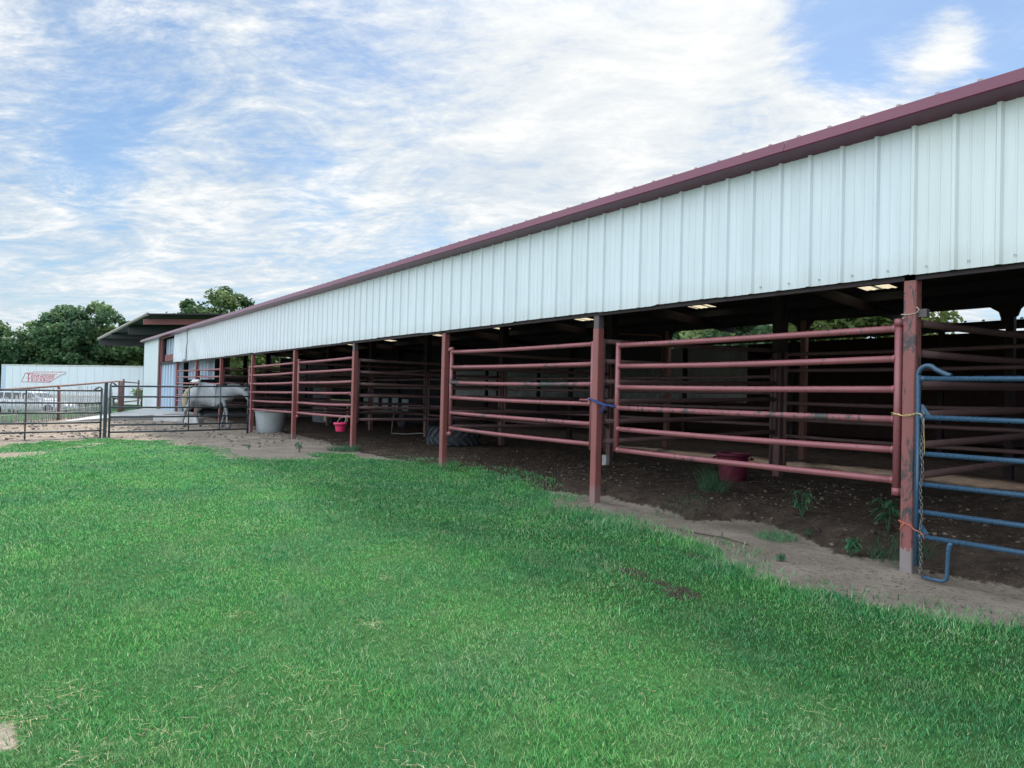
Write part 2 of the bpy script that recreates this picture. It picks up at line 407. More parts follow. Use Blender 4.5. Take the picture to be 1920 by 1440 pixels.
dirt=mixc(nt,ramp(nt,n3,[(.62,(0,0,0)),(.78,(.6,)*3)]),dirt,(.24,.185,.13))
dirt=mixc(nt,ramp(nt,n2,[(.55,(0,0,0)),(.75,(.7,)*3)]),dirt,(.028,.021,.018))
under=ramp(nt,n2,[(.3,(.022,.075,.02)),(.6,(.05,.14,.04)),(.85,(.16,.17,.08))])
sx=N(nt,'ShaderNodeSeparateXYZ'); nt.links.new(p,sx.inputs[0])
rad=mth(nt,'MULTIPLY',sx.outputs[0],-1)
farf=mth(nt,'DIVIDE',mth(nt,'SUBTRACT',rad,26),8,clamp=True)
farg=ramp(nt,n4,[(.3,(.035,.10,.045)),(.7,(.075,.16,.065))])
under=mixc(nt,farf,under,farg)
c=mixc(nt,soil,sand,dirt)
c=mixc(nt,lawn,c,under)
nt.links.new(c,b.inputs['Base Color']); b.inputs['Roughness'].default_value=.95; b.inputs['Specular IOR Level'].default_value=.1
bump(nt,b,mth(nt,'ADD',mth(nt,'ADD',n2,mth(nt,'MULTIPLY',n3,.5)),mth(nt,'MULTIPLY',n4,.8)),.9,.045); MT['ground']=m
g=np_mesh('ground',np.stack([X,Y,Z],-1).reshape(-1,3),F,np.full(len(F)//4,4),m,
    {'lawn':lawn_mask(X,Y).ravel(),'soil':np.maximum(soil_mask(X,Y),smooth(.0,.35,bare(X,Y))*(Y>-4)*.95).ravel()},smooth=True)
tag(g,'ground of lawn, sandy strip and dark pen soil','ground',kind='structure')
CAM=np.array([3.082,-6.441])
# ------------------------------------------------------------------ lawn blades
def blades(name,px,py,pz,hh,ww,tone,mat,lean=.5,flat=False,curl=None):
    n=len(px); a=rng.random(n)*2*np.pi; la=rng.random(n)*2*np.pi
    ln=hh*lean*(.3+rng.random(n)) if not flat else hh
    dx,dy=np.cos(a)*ww*.5,np.sin(a)*ww*.5
    lx,ly=np.cos(la)*ln,np.sin(la)*ln
    up=hh*(.75+.3*rng.random(n)) if not flat else hh*.12*rng.random(n)
    B=np.stack([px,py,pz-.004],-1)
    D=np.stack([dx,dy,np.zeros(n)],-1)
    M_=B+np.stack([lx*.38,ly*.38,up*.6],-1)
    T=B+np.stack([lx,ly,up],-1)
    co=np.stack([B-D,B+D,M_+D*.75,M_-D*.75,T],1).reshape(-1,3)
    k=(np.arange(n)*5)[:,None]
    q=(k+np.array([[0,1,2,3]])); t=(k+np.array([[3,2,4]]))
    F=np.concatenate([q,t],1).reshape(-1); lt=np.tile([4,3],n)
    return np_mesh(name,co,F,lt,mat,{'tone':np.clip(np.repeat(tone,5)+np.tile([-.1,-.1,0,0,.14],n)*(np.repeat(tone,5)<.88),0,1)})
def scatter(x0,x1,y0,y1,den):
    n=int((x1-x0)*(y1-y0)*den); return x0+rng.random(n)*(x1-x0), y0+rng.random(n)*(y1-y0)
PX=[];PY=[]
x,y=scatter(-18,3.6,-9,.8,9500)
d=np.hypot(x-CAM[0],y-CAM[1])
den=np.clip(1.0*(4.2/np.maximum(d,4.2))**1.25,.14,1)
# field of view with a margin
ang=np.arctan2(y-CAM[1],x-CAM[0]); fa=R(90+54.36)
da=np.abs((ang-fa+np.pi)%(2*np.pi)-np.pi)
lm=lawn_mask(x,y)
patchy=.15+1.35*fbm(x,y,1.3,61)
fr=(sdist(x,y,LAWN)>-.38)&(rng.random(len(x))<.055*fbm(x,y,2.3,17)*2)
keep=((rng.random(len(x))<den*lm*np.clip(patchy,0,1))|fr)&((da<R(48))|(d<3.2))&(x>-18.5)&(d>1.0)
x,y,d=x[keep],y[keep],d[keep]
# knots of longer grass the mower missed
cm=np.ones(len(x)); ccx,ccy=[],[]
kx=-11+13.5*rng.random(190); ky=-6.6+6.0*rng.random(190)
for a_,b2 in zip(kx,ky):
    if lawn_mask(np.array([a_]),np.array([b2]))[0]<.7: continue
    n_=rng.integers(18,70); r_=rng.uniform(.03,.11); ccx.append(a_+rng.normal(0,r_,n_)); ccy.append(b2+rng.normal(0,r_,n_))
ccx=np.concatenate(ccx); ccy=np.concatenate(ccy)
x=np.concatenate([x,ccx]); y=np.concatenate([y,ccy]); cm=np.concatenate([cm,np.full(len(ccx),1.9)]); d=np.hypot(x-CAM[0],y-CAM[1])
sd=sdist(x,y,LAWN)
edge=smooth(.55,.05,sd)*smooth(-9,-3,x)
tall=fbm(x,y,.8,71)
hh=(.015+.022*rng.random(len(x))**1.5)*(.45+.6*tall+.6*fbm(x,y,3.1,73))*(1+1.5*edge)*cm
ww=(.0024+.0018*rng.random(len(x)))*np.clip(d/3.8,1,5)**.95
dry=smooth(.5,.72,fbm(x,y,1.4,83))*.18+.03
tone=np.clip(rng.random(len(x))*.86,0,1); isd=rng.random(len(x))<dry*.55; tone=np.where(isd,.9+.1*rng.random(len(x)),tone)
z=height(x,y)
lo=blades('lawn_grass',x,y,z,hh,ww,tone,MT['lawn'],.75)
tag(lo,'short green lawn grass covering the foreground','grass',kind='stuff')
print('blades',len(x))
# dry clippings lying on the lawn, in small wisps
cl=[(-.5,-5.6,.35,60),(.1,-5.35,.3,60),(-.15,-5.9,.16,60),(.55,-5.1,.25,40),(-.35,-5.2,.4,70),(.9,-5.2,.3,30),(-1.6,-5.2,.1,40),(-1.0,-4.55,.1,45),(-1.9,-4.0,.12,40),(-2.2,-5.0,.5,40),(-3.4,-4.9,.25,40),(-4.4,-5.3,.3,45),(-3.1,-4.35,.2,30),(-5.2,-5.2,.3,30),(-.2,-4.4,.3,30),(.6,-3.9,.4,40),(-1.45,-2.2,.22,90),(-.95,-2.5,.5,60),(.0,-2.6,.6,40),(.6,-2.9,.7,60),(1.1,-3.3,.5,60),(-2.6,-3.4,.4,40),(-2.3,-2.6,.35,50),(-6.5,-5.0,.5,30),(-.75,-6.2,.25,120),(-.1,-6.15,.2,60),(-.6,-6.38,.2,90),(-4.0,-3.9,.3,26),(1.2,-4.3,.4,40)]
xs=[];ys=[]
for cx,cy,r,n in cl:
    xs.append(cx+rng.normal(0,r*.5,n)); ys.append(cy+rng.normal(0,r*.4,n))
n=120; xs.append(-8+10*rng.random(n)); ys.append(-6.3+4.6*rng.random(n))
x=np.concatenate(xs); y=np.concatenate(ys)
dc=blades('dry_grass_clippings',x,y,height(x,y)+.03+.02*rng.random(len(x)),.03+.07*rng.random(len(x))**2,np.full(len(x),.0022),rng.random(len(x)),MT['dry'],flat=True)
tag(dc,'pale dry grass clippings lying in wisps on the lawn','clippings',kind='stuff')
MT['crumb']=plain('dark bedding crumbs',(.055,.045,.038),.95,var=.5,scale=30)
# straw and litter on the sand strip and pen floors
x,y=scatter(-16,3,-1.2,4,60); k=(lawn_mask(x,y)<.3)&(rng.random(len(x))<.35+.65*soil_mask(x,y)); x,y=x[k],y[k]
d=np.hypot(x-CAM[0],y-CAM[1])
st=blades('straw_litter',x,y,height(x,y)+.012,.03+.09*rng.random(len(x))**2,np.clip(.0035*d/6,.003,.012),rng.random(len(x)),MT['dry'],flat=True)
tag(st,'scattered straw and stalk litter over the pen soil','straw',kind='stuff')
# dark crumbs of bedding kicked out over the sand strip
x,y=scatter(-9,3,-1.3,1.6,330); k=(lawn_mask(x,y)<.35)&(rng.random(len(x))<.10+.9*smooth(.48,.66,fbm(x*.7,y*2.2,1.3,57))); x,y=x[k],y[k]
cr=blades('bedding_crumbs',x,y,height(x,y)+.006,.012+.05*rng.random(len(x))**2,.006+.012*rng.random(len(x)),np.zeros(len(x)),MT['crumb'],flat=True)
tag(cr,'dark crumbs and chaff strewn over the sandy strip','chaff',kind='stuff')
# clods of soil and dry manure
def clods(name,x,y,r,mat):
    t=(1+5**.5)/2
    iv=np.array([(-1,t,0),(1,t,0),(-1,-t,0),(1,-t,0),(0,-1,t),(0,1,t),(0,-1,-t),(0,1,-t),(t,0,-1),(t,0,1),(-t,0,-1),(-t,0,1)])/1.9
    ifc=np.array([(0,11,5),(0,5,1),(0,1,7),(0,7,10),(0,10,11),(1,5,9),(5,11,4),(11,10,2),(10,7,6),(7,1,8),(3,9,4),(3,4,2),(3,2,6),(3,6,8),(3,8,9),(4,9,5),(2,4,11),(6,2,10),(8,6,7),(9,8,1)])
    n=len(x); c=np.stack([x,y,height(x,y)+r*.25],-1)
    co=c[:,None,:]+iv[None]*r[:,None,None]*(.65+.7*rng.random((n,12,1)))*np.array([1.1,1.1,.75])
    F=(ifc[None]+(np.arange(n)*12)[:,None,None]).reshape(-1)
    return np_mesh(name,co.reshape(-1,3),F,np.full(n*20,3),mat,{'tone':np.repeat(rng.random(n),12)})
m,nt,b=newmat('soil clods'); at=N(nt,'ShaderNodeAttribute',attribute_name='tone').outputs['Fac']
cc=ramp(nt,at,[(0,(.028,.022,.018)),(.6,(.085,.063,.05)),(.9,(.14,.11,.085)),(1,(.22,.18,.13))])
nt.links.new(cc,b.inputs['Base Color']); b.inputs['Roughness'].default_value=.95; bump(nt,b,noise(nt,geopos(nt),80,4),.5,.01); MT['clod']=m
m2,nt,b=newmat('dry dirt clods'); at=N(nt,'ShaderNodeAttribute',attribute_name='tone').outputs['Fac']
nt.links.new(ramp(nt,at,[(0,(.13,.11,.10)),(.6,(.22,.19,.175)),(1,(.36,.32,.29))]),b.inputs['Base Color']); b.inputs['Roughness'].default_value=.95
x,y=scatter(-34,-11,-9,.9,26); k=(lawn_mask(x,y)<.25)&(rng.random(len(x))<smooth(.35,.6,fbm(x,y,.7,97))+.1)&((x<-17.5)|((x<-13.5)&(rng.random(len(x))<.35))); x,y=x[k],y[k]
o=clods('dirt_clods',x,y,.012+.04*rng.random(len(x))**3,m2); tag(o,'churned dry clods over the dirt lot by the gates','dirt clods',kind='stuff')
x,y=scatter(-13,3.4,.0,4.1,150); k=rng.random(len(x))<soil_mask(x,y)*(.15+.85*smooth(.45,.7,fbm(x,y,.9,91)))*smooth(-13,-5,x); x,y=x[k],y[k]
o=clods('soil_clods',x,y,.006+.022*rng.random(len(x))**3.5,m); tag(o,'clods of dark soil and manure on the pen floor','soil clods',kind='stuff')
# ------------------------------------------------------------------ barn
PITCH=.0695
def roofz(y): return 4.02-PITCH*y       # underside of the front shed roof
XL,XR=-41.5,10.0
barn=thing('long_barn','long open fronted barn with pale sheet wall band and burgundy eave','barn')
def ribbed(x0,x1,z0,z1,y,mat,name,parent,face=-1,pitch=.328,off=.097,jit=.009,wav=None,h=.026,wide=1):
    """ribbed steel sheet in a plane y=const, ribs toward face"""
    b=MB(); prof=[(0,0),(.018,h*face),(.045,h*face),(.063,0),(.135,0),(.141,.005*face),(.152,.005*face),(.158,0),(.228,0),(.234,.005*face),(.245,.005*face),(.251,0)]
    k0=math.floor((x0-off)/pitch)-1; pts=[]
    if wide>1: prof=[(0,0),(.02*wide,h*face),(.075*wide,h*face),(.095*wide,0)]
    x=off+k0*pitch; k=k0
    while x<x1+pitch:
        for dx,dy in prof:
            xx=x+dx-.037
            if x0<=xx<=x1: pts.append((xx,dy,k))
        x+=pitch; k+=1
    pts=[(x0,0,pts[0][2])]+pts+[(x1,0,pts[-1][2])]
    rows=[0,.33,.66,1] if wav else [0,1]
    rj={}
    vs=[]
    for xx,dy,k in pts:
        s=k//3
        if s not in rj: rj[s]=((random.random()-.5)*2*jit,(random.random()-.5)*.004)
        for t in rows:
            zz=z0+rj[s][0]+(z1-z0-rj[s][0])*t
            w=wav(xx,t) if wav else 0
            vs.append((xx+ (w*.4 if wav else 0),y+dy+rj[s][1]+w*face,zz))
    m=len(rows); fs=[]
    for i in range(len(pts)-1):
        for j in range(m-1): fs.append((i*m+j,(i+1)*m+j,(i+1)*m+j+1,i*m+j+1))
    b.add(vs,fs); return b.build(name,mat,parent)
ZB,ZT=2.535,3.86
def wavy(x,t):
    e=smooth(-22,-29,np.array(x)); return float(e)*(.035*math.sin(x*1.1+2*t)+.02*math.sin(x*2.7+4*t))*(1-.4*t)
ribbed(-20.0,.06,ZB,ZT,-.032,MT['wall'],'wall_panel',barn)
tag(ribbed(.061,XR,ZB,ZT,-.034,MT['wall_green'],'wall_panel',barn),'slightly greener newer wall sheets at the near end')
tag(ribbed(-32.9,-20.0,ZB+.01,ZT,-.032,MT['wall'],'wall_panel',barn,wav=wavy),'buckled far wall sheets')
# a sheet edge that has sprung loose leaves a thin dark gap
b=MB(); b.tube([(-29.98,-.07,ZB+.0),(-29.93,-.075,ZB+.45),(-29.78,-.08,ZB+.8),(-29.9,-.075,ZB+1.28)],.018,5); b.build('sprung_sheet_edge',MT['post_bare'],barn)
# screws along the lower edge, only those near enough to show
for i in range(-5,4):
    xx=.097+i*.328+.11; b=MB(); b.lathe([(0,-.008),(.010,-.006),(.010,.004)],(xx,-.04,ZB+.055),6,M=Matrix.Rotation(R(90),3,'X')); b.build('screw',MT['galv'],barn)
# eave trim: soffit lip, face and top flange
eave=[(-.005,3.80),(-.02,3.825),(-.235,3.868),(-.250,3.862),(-.256,3.872),(-.222,3.980),(-.205,3.986),(-.05,4.048),(.0,4.066),(.02,4.066)]
n=14
for a,b_ in [(XL-.05,-26.0),(-26.0,-13.0),(-13.0,-1.05),(-1.05,XR)]:
    mb=MB(); dy=.0007*(hash(a)%3); mb.sweep([(y-dy,z+dy) for y,z in eave],a,b_-.003); mb.build('eave_trim',MT['trim'],barn)
mb=MB(); mb.add([(XL-.05,y,z) for y,z in eave],[tuple(range(len(eave)))]); mb.build('trim_end_cap',MT['trim'],barn)
# roof: ribbed top sheet, dark underside
def sheet(mb,x0,x1,y0,y1,zf,holes):
    """flat sheet at z=zf(y) leaving rectangular openings"""
    bx=sorted({x0,x1,*[h[0] for h in holes],*[h[1] for h in holes]}); by=sorted({y0,y1,*[h[2] for h in holes],*[h[3] for h in holes]})
    for a,b_ in zip(bx,bx[1:]):
        for c,d in zip(by,by[1:]):
            cx,cy=(a+b_)/2,(c+d)/2
            if any(h[0]<cx<h[1] and h[2]<cy<h[3] for h in holes): continue
            mb.add([(a,c,zf(c)),(b_,c,zf(c)),(b_,d,zf(d)),(a,d,zf(d))],[(0,1,2,3)])
SKY_Y=(6.2,6.85); SKY_X=[-3.65-4.06*k for k in range(-2,9)]
holes=[(q-.30,q+.30,*SKY_Y) for q in SKY_X]
topz=lambda y: 4.055+(roofz(8.5)+.035-4.055)*(y+.06)/8.56
b=MB(); sheet(b,XL,XR,.0,8.5,topz,holes)
x=XL+.1
while x<XR:
    b.add([(x-.03,.0,4.06),(x-.015,.0,4.090),(x+.015,.0,4.090),(x+.03,.0,4.06),(x-.035,8.5,roofz(8.5)+.036),(x-.018,8.5,roofz(8.5)+.072),(x+.018,8.5,roofz(8.5)+.072),(x+.035,8.5,roofz(8.5)+.036)],[(0,1,2,3),(0,4,5,1),(1,5,6,2),(2,6,7,3)]); x+=.328
roof=b.build('roof',MT['roof_top'],barn)
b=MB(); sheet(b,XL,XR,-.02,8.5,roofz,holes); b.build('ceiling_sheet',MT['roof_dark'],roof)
for sx_ in SKY_X:
    b=MB(); pr=[]; k=9
    for i in range(k+1):
        xx=sx_-.30+.60*i/k; pr.append((xx,.014 if i%2 else 0))
    vs=[(xx,y,roofz(y)+.006+dz) for y in SKY_Y for xx,dz in pr]
    b.add(vs,[(i,i+1,i+2+k,i+1+k) for i in range(k)])
    # dark corrugation shadows are the purlin bars crossing the panel
    b.build('skylight',MT['sky_light'],barn)
# girts, purlins, rafters
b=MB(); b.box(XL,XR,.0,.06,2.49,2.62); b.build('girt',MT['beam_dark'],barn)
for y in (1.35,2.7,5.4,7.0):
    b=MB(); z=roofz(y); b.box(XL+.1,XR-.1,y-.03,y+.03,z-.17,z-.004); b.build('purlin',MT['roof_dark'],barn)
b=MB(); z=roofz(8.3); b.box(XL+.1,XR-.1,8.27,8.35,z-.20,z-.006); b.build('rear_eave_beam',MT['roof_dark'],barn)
PW=.108
KS=range(-2,10)
for k in KS:
    x=-S*k
    b=MB()
    vs=[(x+.03,.09,roofz(.09)-.05),(x+.078,.09,roofz(.09)-.05),(x+.03,8.3,roofz(8.3)-.21),(x+.078,8.3,roofz(8.3)-.21),(x+.03,.09,roofz(.09)-.34),(x+.078,.09,roofz(.09)-.34),(x+.03,8.3,roofz(8.3)-.36),(x+.078,8.3,roofz(8.3)-.36)]
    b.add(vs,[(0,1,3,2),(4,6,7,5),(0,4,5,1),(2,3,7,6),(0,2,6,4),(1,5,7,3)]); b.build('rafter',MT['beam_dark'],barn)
# front posts (square tube)
for k in KS:
    x=-S*k; zb=H(x+.05,.05)-.15
    b=MB(); top=2.32 if k in (1,3) else 3.84
    b.cbox(x,x+PW,0-.0,PW+.0,zb,top)
    o=b.build('post',MT['post_chip'] if k==0 else MT['post'],barn)
    if k==0:
        b=MB(); b.box(x+PW+.001,x+PW+.075,.03,.09,2.165,2.235); b.build('hinge_bracket',MT['post_bare'],o)
    if k==0: tag(o,'near front post with flaking paint and bare grey foot')
    if k in (1,3):
        b=MB(); b.cbox(x+.004,x+PW-.004,.004,PW-.004,top-.02,3.84); tag(b.build('post_top',MT['post_bare'],o),'bare dark upper end of the post')
# middle row
for k in KS:
    x=-S*k; zb=H(x+.05,4.15)-.1
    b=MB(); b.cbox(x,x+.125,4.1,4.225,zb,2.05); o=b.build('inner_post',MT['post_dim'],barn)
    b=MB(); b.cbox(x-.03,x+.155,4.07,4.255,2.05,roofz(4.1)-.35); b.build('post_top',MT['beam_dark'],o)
# rear row with knee haunches, half a bay off the front grid
for k in range(-2,10):
    x=-2.1-4.03*k; zb=H(x,8.25)-.1
    b=MB(); b.cbox(x,x+.13,8.12,8.25,zb,roofz(8.2)-.20); o=b.build('rear_post',MT['lit_brown'] if k in (1,2) else MT['beam_dark'],barn)
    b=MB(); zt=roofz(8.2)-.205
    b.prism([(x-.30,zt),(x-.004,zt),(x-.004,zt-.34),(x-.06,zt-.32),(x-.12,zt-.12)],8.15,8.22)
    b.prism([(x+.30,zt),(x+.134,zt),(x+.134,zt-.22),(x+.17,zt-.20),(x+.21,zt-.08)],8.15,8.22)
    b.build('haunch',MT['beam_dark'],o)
# dark water pipe bent along the third rear post
# far end of the front: end panel, doorway post, set back corrugated wall
ribbed(XL,-36.9,H(-39,0)-.1,3.84,-.03,MT['wall_end'],'end_panel',barn,h=.006)
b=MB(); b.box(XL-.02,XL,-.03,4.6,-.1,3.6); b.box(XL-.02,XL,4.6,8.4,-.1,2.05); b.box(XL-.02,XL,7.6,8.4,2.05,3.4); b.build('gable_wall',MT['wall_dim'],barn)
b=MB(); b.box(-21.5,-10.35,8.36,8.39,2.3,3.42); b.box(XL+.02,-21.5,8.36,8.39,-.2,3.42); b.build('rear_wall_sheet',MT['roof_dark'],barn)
b=MB(); b.tube([(-10.22,8.10,1.9),(-10.22,8.10,3.0),(-10.27,8.08,3.10),(-10.4,8.0,3.15),(-12.4,7.2,3.27)],.025,8); b.build('conduit',MT['lit_brown'],barn)
b=MB(); b.box(XL-.035,XL-.022,-.045,.03,-.1,3.80); b.box(XL-.022,XL+.04,-.045,-.034,-.1,3.80); b.build('corner_trim',MT['rust_pipe'],barn)
b=MB(); b.cbox(-36.89,-36.6,-.06,.2,-.1,3.82); b.build('doorway_post',MT['rust_pipe'],barn)
ribbed(-36.6,-32.96,2.75,3.80,.62,MT['galv_sheet'],'doorway_sheet',barn,pitch=.72,h=.36,wide=3.4)
ribbed(-36.6,-32.96,.12,2.6,.42,MT['galv_sheet'],'doorway_sheet',barn,pitch=.72,h=.36,wide=3.4)
ribbed(-32.9,-28.4,1.75,2.75,.75,MT['galv_sheet'],'inner_sheet',barn,pitch=.62,h=.16,wide=3.2)
b=MB(); b.box(-35.2,-32.95,-.02,.1,2.64,2.95); b.build('door_header',MT['beam_red'],barn)
b=MB(); b.box(-36.6,-32.95,1.5,8.3,-.2,.16); b.build('floor_pad',MT['concrete_dark'],barn)
# ------------------------------------------------------------------ second shed behind, mirrored
rear=thing('rear_shed','second dark shed with ribbed roof standing behind the long barn','shed')
def rz2(y): return 3.36+.093*(y-12.4)
b=MB(); x0,x1=-46,16
SK2=[(x,y) for y in (14.9,17.2) for x in (-12.4-5.8,-12.4,-6.7,-.9,4.9)]
h2=[(x-.5,x+.5,y-.22,y+.22) for x,y in SK2]
sheet(b,x0,x1,9.4,20.9,lambda y: rz2(y)+.03,h2)  # front edge extended toward the barn, added to keep sun off the alley
x=x0+.1
while x<x1:
    b.add([(x-.035,9.38,rz2(9.4)+.031),(x-.018,9.38,rz2(9.4)+.065),(x+.018,9.38,rz2(9.4)+.065),(x+.035,9.38,rz2(9.4)+.031),(x-.018,20.9,rz2(20.9)+.075),(x+.018,20.9,rz2(20.9)+.075)],[(0,1,2,3),(1,4,5,2)]); x+=.328
r2=b.build('roof',MT['roof_dark'],rear)
b=MB(); sheet(b,x0,x1,9.42,20.8,rz2,h2); b.build('ceiling_sheet',MT['roof_dark'],r2)
b=MB(); b.box(x0,x1,9.72,9.80,rz2(9.7)-.14,rz2(9.7)-.01); b.build('eave_beam',MT['roof_dark'],rear)
for x,y in SK2:
    b=MB(); b.add([(x-.5,y-.22,rz2(y-.22)+.012),(x+.5,y-.22,rz2(y-.22)+.012),(x+.5,y+.22,rz2(y+.22)+.012),(x-.5,y+.22,rz2(y+.22)+.012)],[(0,1,2,3)])
    b.build('skylight',MT['sky_light'],rear)
ribbed(-44,-16.6,1.36,3.95,20.6,MT['wall_rear'],'wall_panel',rear)
b=MB(); b.box(-44,-16.6,20.62,20.7,-.2,1.36); b.box(-16.59,15,20.6,20.7,-.2,3.95); b.build('wainscot',MT['wall_brown'],rear)
for k in range(-3,11):
    x=-S*k-1.0; b=MB(); b.cbox(x,x+.12,12.35,12.47,-.3,rz2(12.4)-.02); b.build('post',MT['beam_dark'],rear)
b=MB(); b.box(-46.1,-46,12.4,20.7,-.3,3.3); b.build('end_wall',MT['wall_brown'],rear)
b=MB(); b.box(15.0,15.1,12.4,20.6,-.3,3.3); b.build('end_wall',MT['wall_brown'],rear)
# the near barn's right end is closed too, past the frame
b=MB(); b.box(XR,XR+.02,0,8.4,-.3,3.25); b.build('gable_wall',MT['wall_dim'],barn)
# ------------------------------------------------------------------ open canopy far left behind the barn
cano=thing('open_canopy','dark open sided canopy roof with red beam rising beyond the far barn end','canopy')
A,B_,Cc,Dd=V(-58.08,2.50,6.95),V(-42.2,14.4,6.75),V(-70.9,27.5,6.9),V(-86.8,1.94,6.45)
# plane runs from the near high edge A-B back to the low edge D-E
E_=Dd+(B_-A)*1.1
b=MB(); up=V(0,0,.10)
b.add([A,B_,E_,Dd,A+up,B_+up,E_+up,Dd+up],[(3,2,1,0),(4,5,6,7),(0,1,5,4),(1,2,6,5),(2,3,7,6),(3,0,4,7)]); b.build('roof',MT['canopy_dark'],cano)
b=MB(); t=(A-Dd).normalized(); b.tube([Dd+V(0,0,.05)-t*.2,A+V(0,0,.05)],.13,8); b.build('rake_trim',MT['roof_top'],cano)
def beam(f,dz0,dz1,name,mat,ta=0,tb=1):
    P0=A+(Dd-A)*f; P1=B_+(E_-B_)*f; a=P0+(P1-P0)*ta; c=P0+(P1-P0)*tb
    d=(Dd-A).normalized()*.12
    vs=[]
    for q in (a,c):
        for s in (-1,1):
            for z in (dz0,dz1): vs.append(q+d*s+V(0,0,z))
    bb=MB(); bb.add(vs,[(0,1,3,2),(4,6,7,5),(0,4,5,1),(2,3,7,6),(0,2,6,4),(1,5,7,3)]); bb.build(name,mat,cano)
beam(.06,-.62,-.20,'front_beam',MT['beam_red'])
beam(.38,-.75,-.02,'beam',MT['canopy_dark'],.02); beam(.98,-.72,-.02,'beam',MT['canopy_dark']); beam(.68,-.5,-.02,'beam',MT['canopy_dark'])
for f,g_ in ((.4,.55),(.9,.6),(.9,.98),(.2,.95)):
    P0=A+(Dd-A)*f; P1=B_+(E_-B_)*f; q=P0+(P1-P0)*g_
    b=MB(); b.box(q.x-.12,q.x+.12,q.y-.12,q.y+.12,-1,q.z-.6); b.build('column',MT['beam_dark'],cano)
# ------------------------------------------------------------------ pipe gates (six rails between two stiles)
RS=[0.0,.272,.544,.812,1.086,1.357]
def pipe_panel(name,label,cat,p0,p1,z0,z1=None,group=None,mat='pipe',r=.032,rise=.05,hinge=None,latch=None,ext=(.08,.08),worn=None,sr=.03):
    """panel from p0 to p1 (x,y), lowest rail at z0 (z1 at p1)"""
    z1=z0 if z1 is None else z1
    t=thing(name,label,cat,(p0[0],p0[1],0),0,group)
    L=math.hypot(p1[0]-p0[0],p1[1]-p0[1]); a=math.atan2(p1[1]-p0[1],p1[0]-p0[0]); t.rotation_euler=(0,0,a)
    for i,dz in enumerate(RS):
        b=MB(); pts=[]
        for q in range(9):
            u=q/8; pts.append((sr*.6+(L-1.2*sr)*u,(.009*math.sin(5*u+i*2+L)*math.sin(math.pi*u)),z0+(z1-z0)*u+dz-(.004+.010*((i*7+int(L*13))%5)/4)*math.sin(math.pi*u)))
        b.tube(pts,r,10)
        for e in (pts[0],pts[-1]): s9=1 if e is pts[0] else -1; b.tube([(e[0]+s9*.006,e[1],e[2]),(e[0]+s9*.022,e[1],e[2]),(e[0]+s9*.034,e[1],e[2])],[r*1.16,r*1.2,r*1.02],10,cap=False)
        o=b.build('rail',MT[mat] if not (worn and i in worn) else MT['pipe_worn'],t)
        if worn and i in worn: tag(o,'rail with dark scuffed paint')
    for q,zz in ((0,z0),(L,z1)):
        b=MB(); b.tube([(q,0,zz-ext[0] if q==0 else zz-ext[1]),(q,0,zz+RS[-1]+.035)],r*1.05,10); b.build('stile',MT[mat],t)
    for q in ([] if hinge is None else hinge):
        x=0 if q==0 else L; s=-1 if q==0 else 1; zz=z0 if q==0 else z1
        b=MB(); 
        for dz in (-.10,RS[-1]+.05):
            b.tube([(x,0,zz+dz-.03),(x,0,zz+dz+.035)],r*1.25,10)
            b.box(min(x,x+s*.11),max(x,x+s*.11),-.012,.012,zz+dz-.02,zz+dz+.025)
        b.build('hinge',MT[mat],t)
    if latch is not None:
        x=0 if latch==0 else L; s=-1 if latch==0 else 1
        b=MB(); b.tube([(x-s*.22,-.03,z0+RS[2]+.03),(x+s*.14,-.03,z0+RS[2]+.03)],.014,8); b.box(x-s*.02-.02,x-s*.02+.02,-.05,.03,z0+RS[2]-.03,z0+RS[2]+.06); b.build('latch',MT[mat],t)
    return t
GY=.055
pipe_panel('pipe_gate','faded burgundy six rail gate hinged on the chipped near post','pipe gate',(-3.62,GY),(-.06,GY),.722,.722,'front pipe gates',hinge=[1],worn=(2,),ext=(.02,.10))
pipe_panel('pipe_gate','burgundy six rail gate latched left of the blue rope knot','pipe gate',(-7.84,GY),(-4.10,GY),.785,.762,'front pipe gates',hinge=[0],latch=1,worn=(3,))
pipe_panel('pipe_gate','burgundy gate with the small pink bucket at its lower corner','pipe gate',(-15.90,GY),(-12.22,GY),.785,.81,'front pipe gates',hinge=[0],latch=1)
pipe_panel('pipe_gate','burgundy gate standing above the grey water tub','pipe gate',(-20.62,GY),(-16.27,GY),.748,.78,'front pipe gates')
pipe_panel('pipe_gate','far burgundy gate section just behind the grey horse','pipe gate',(-28.36,GY),(-24.40,GY),.76,.74,'front pipe gates')
pipe_panel('pipe_gate','farthest burgundy gate section in front of the corrugated sheets','pipe gate',(-32.35,GY),(-28.5,GY),.78,.76,'front pipe gates')
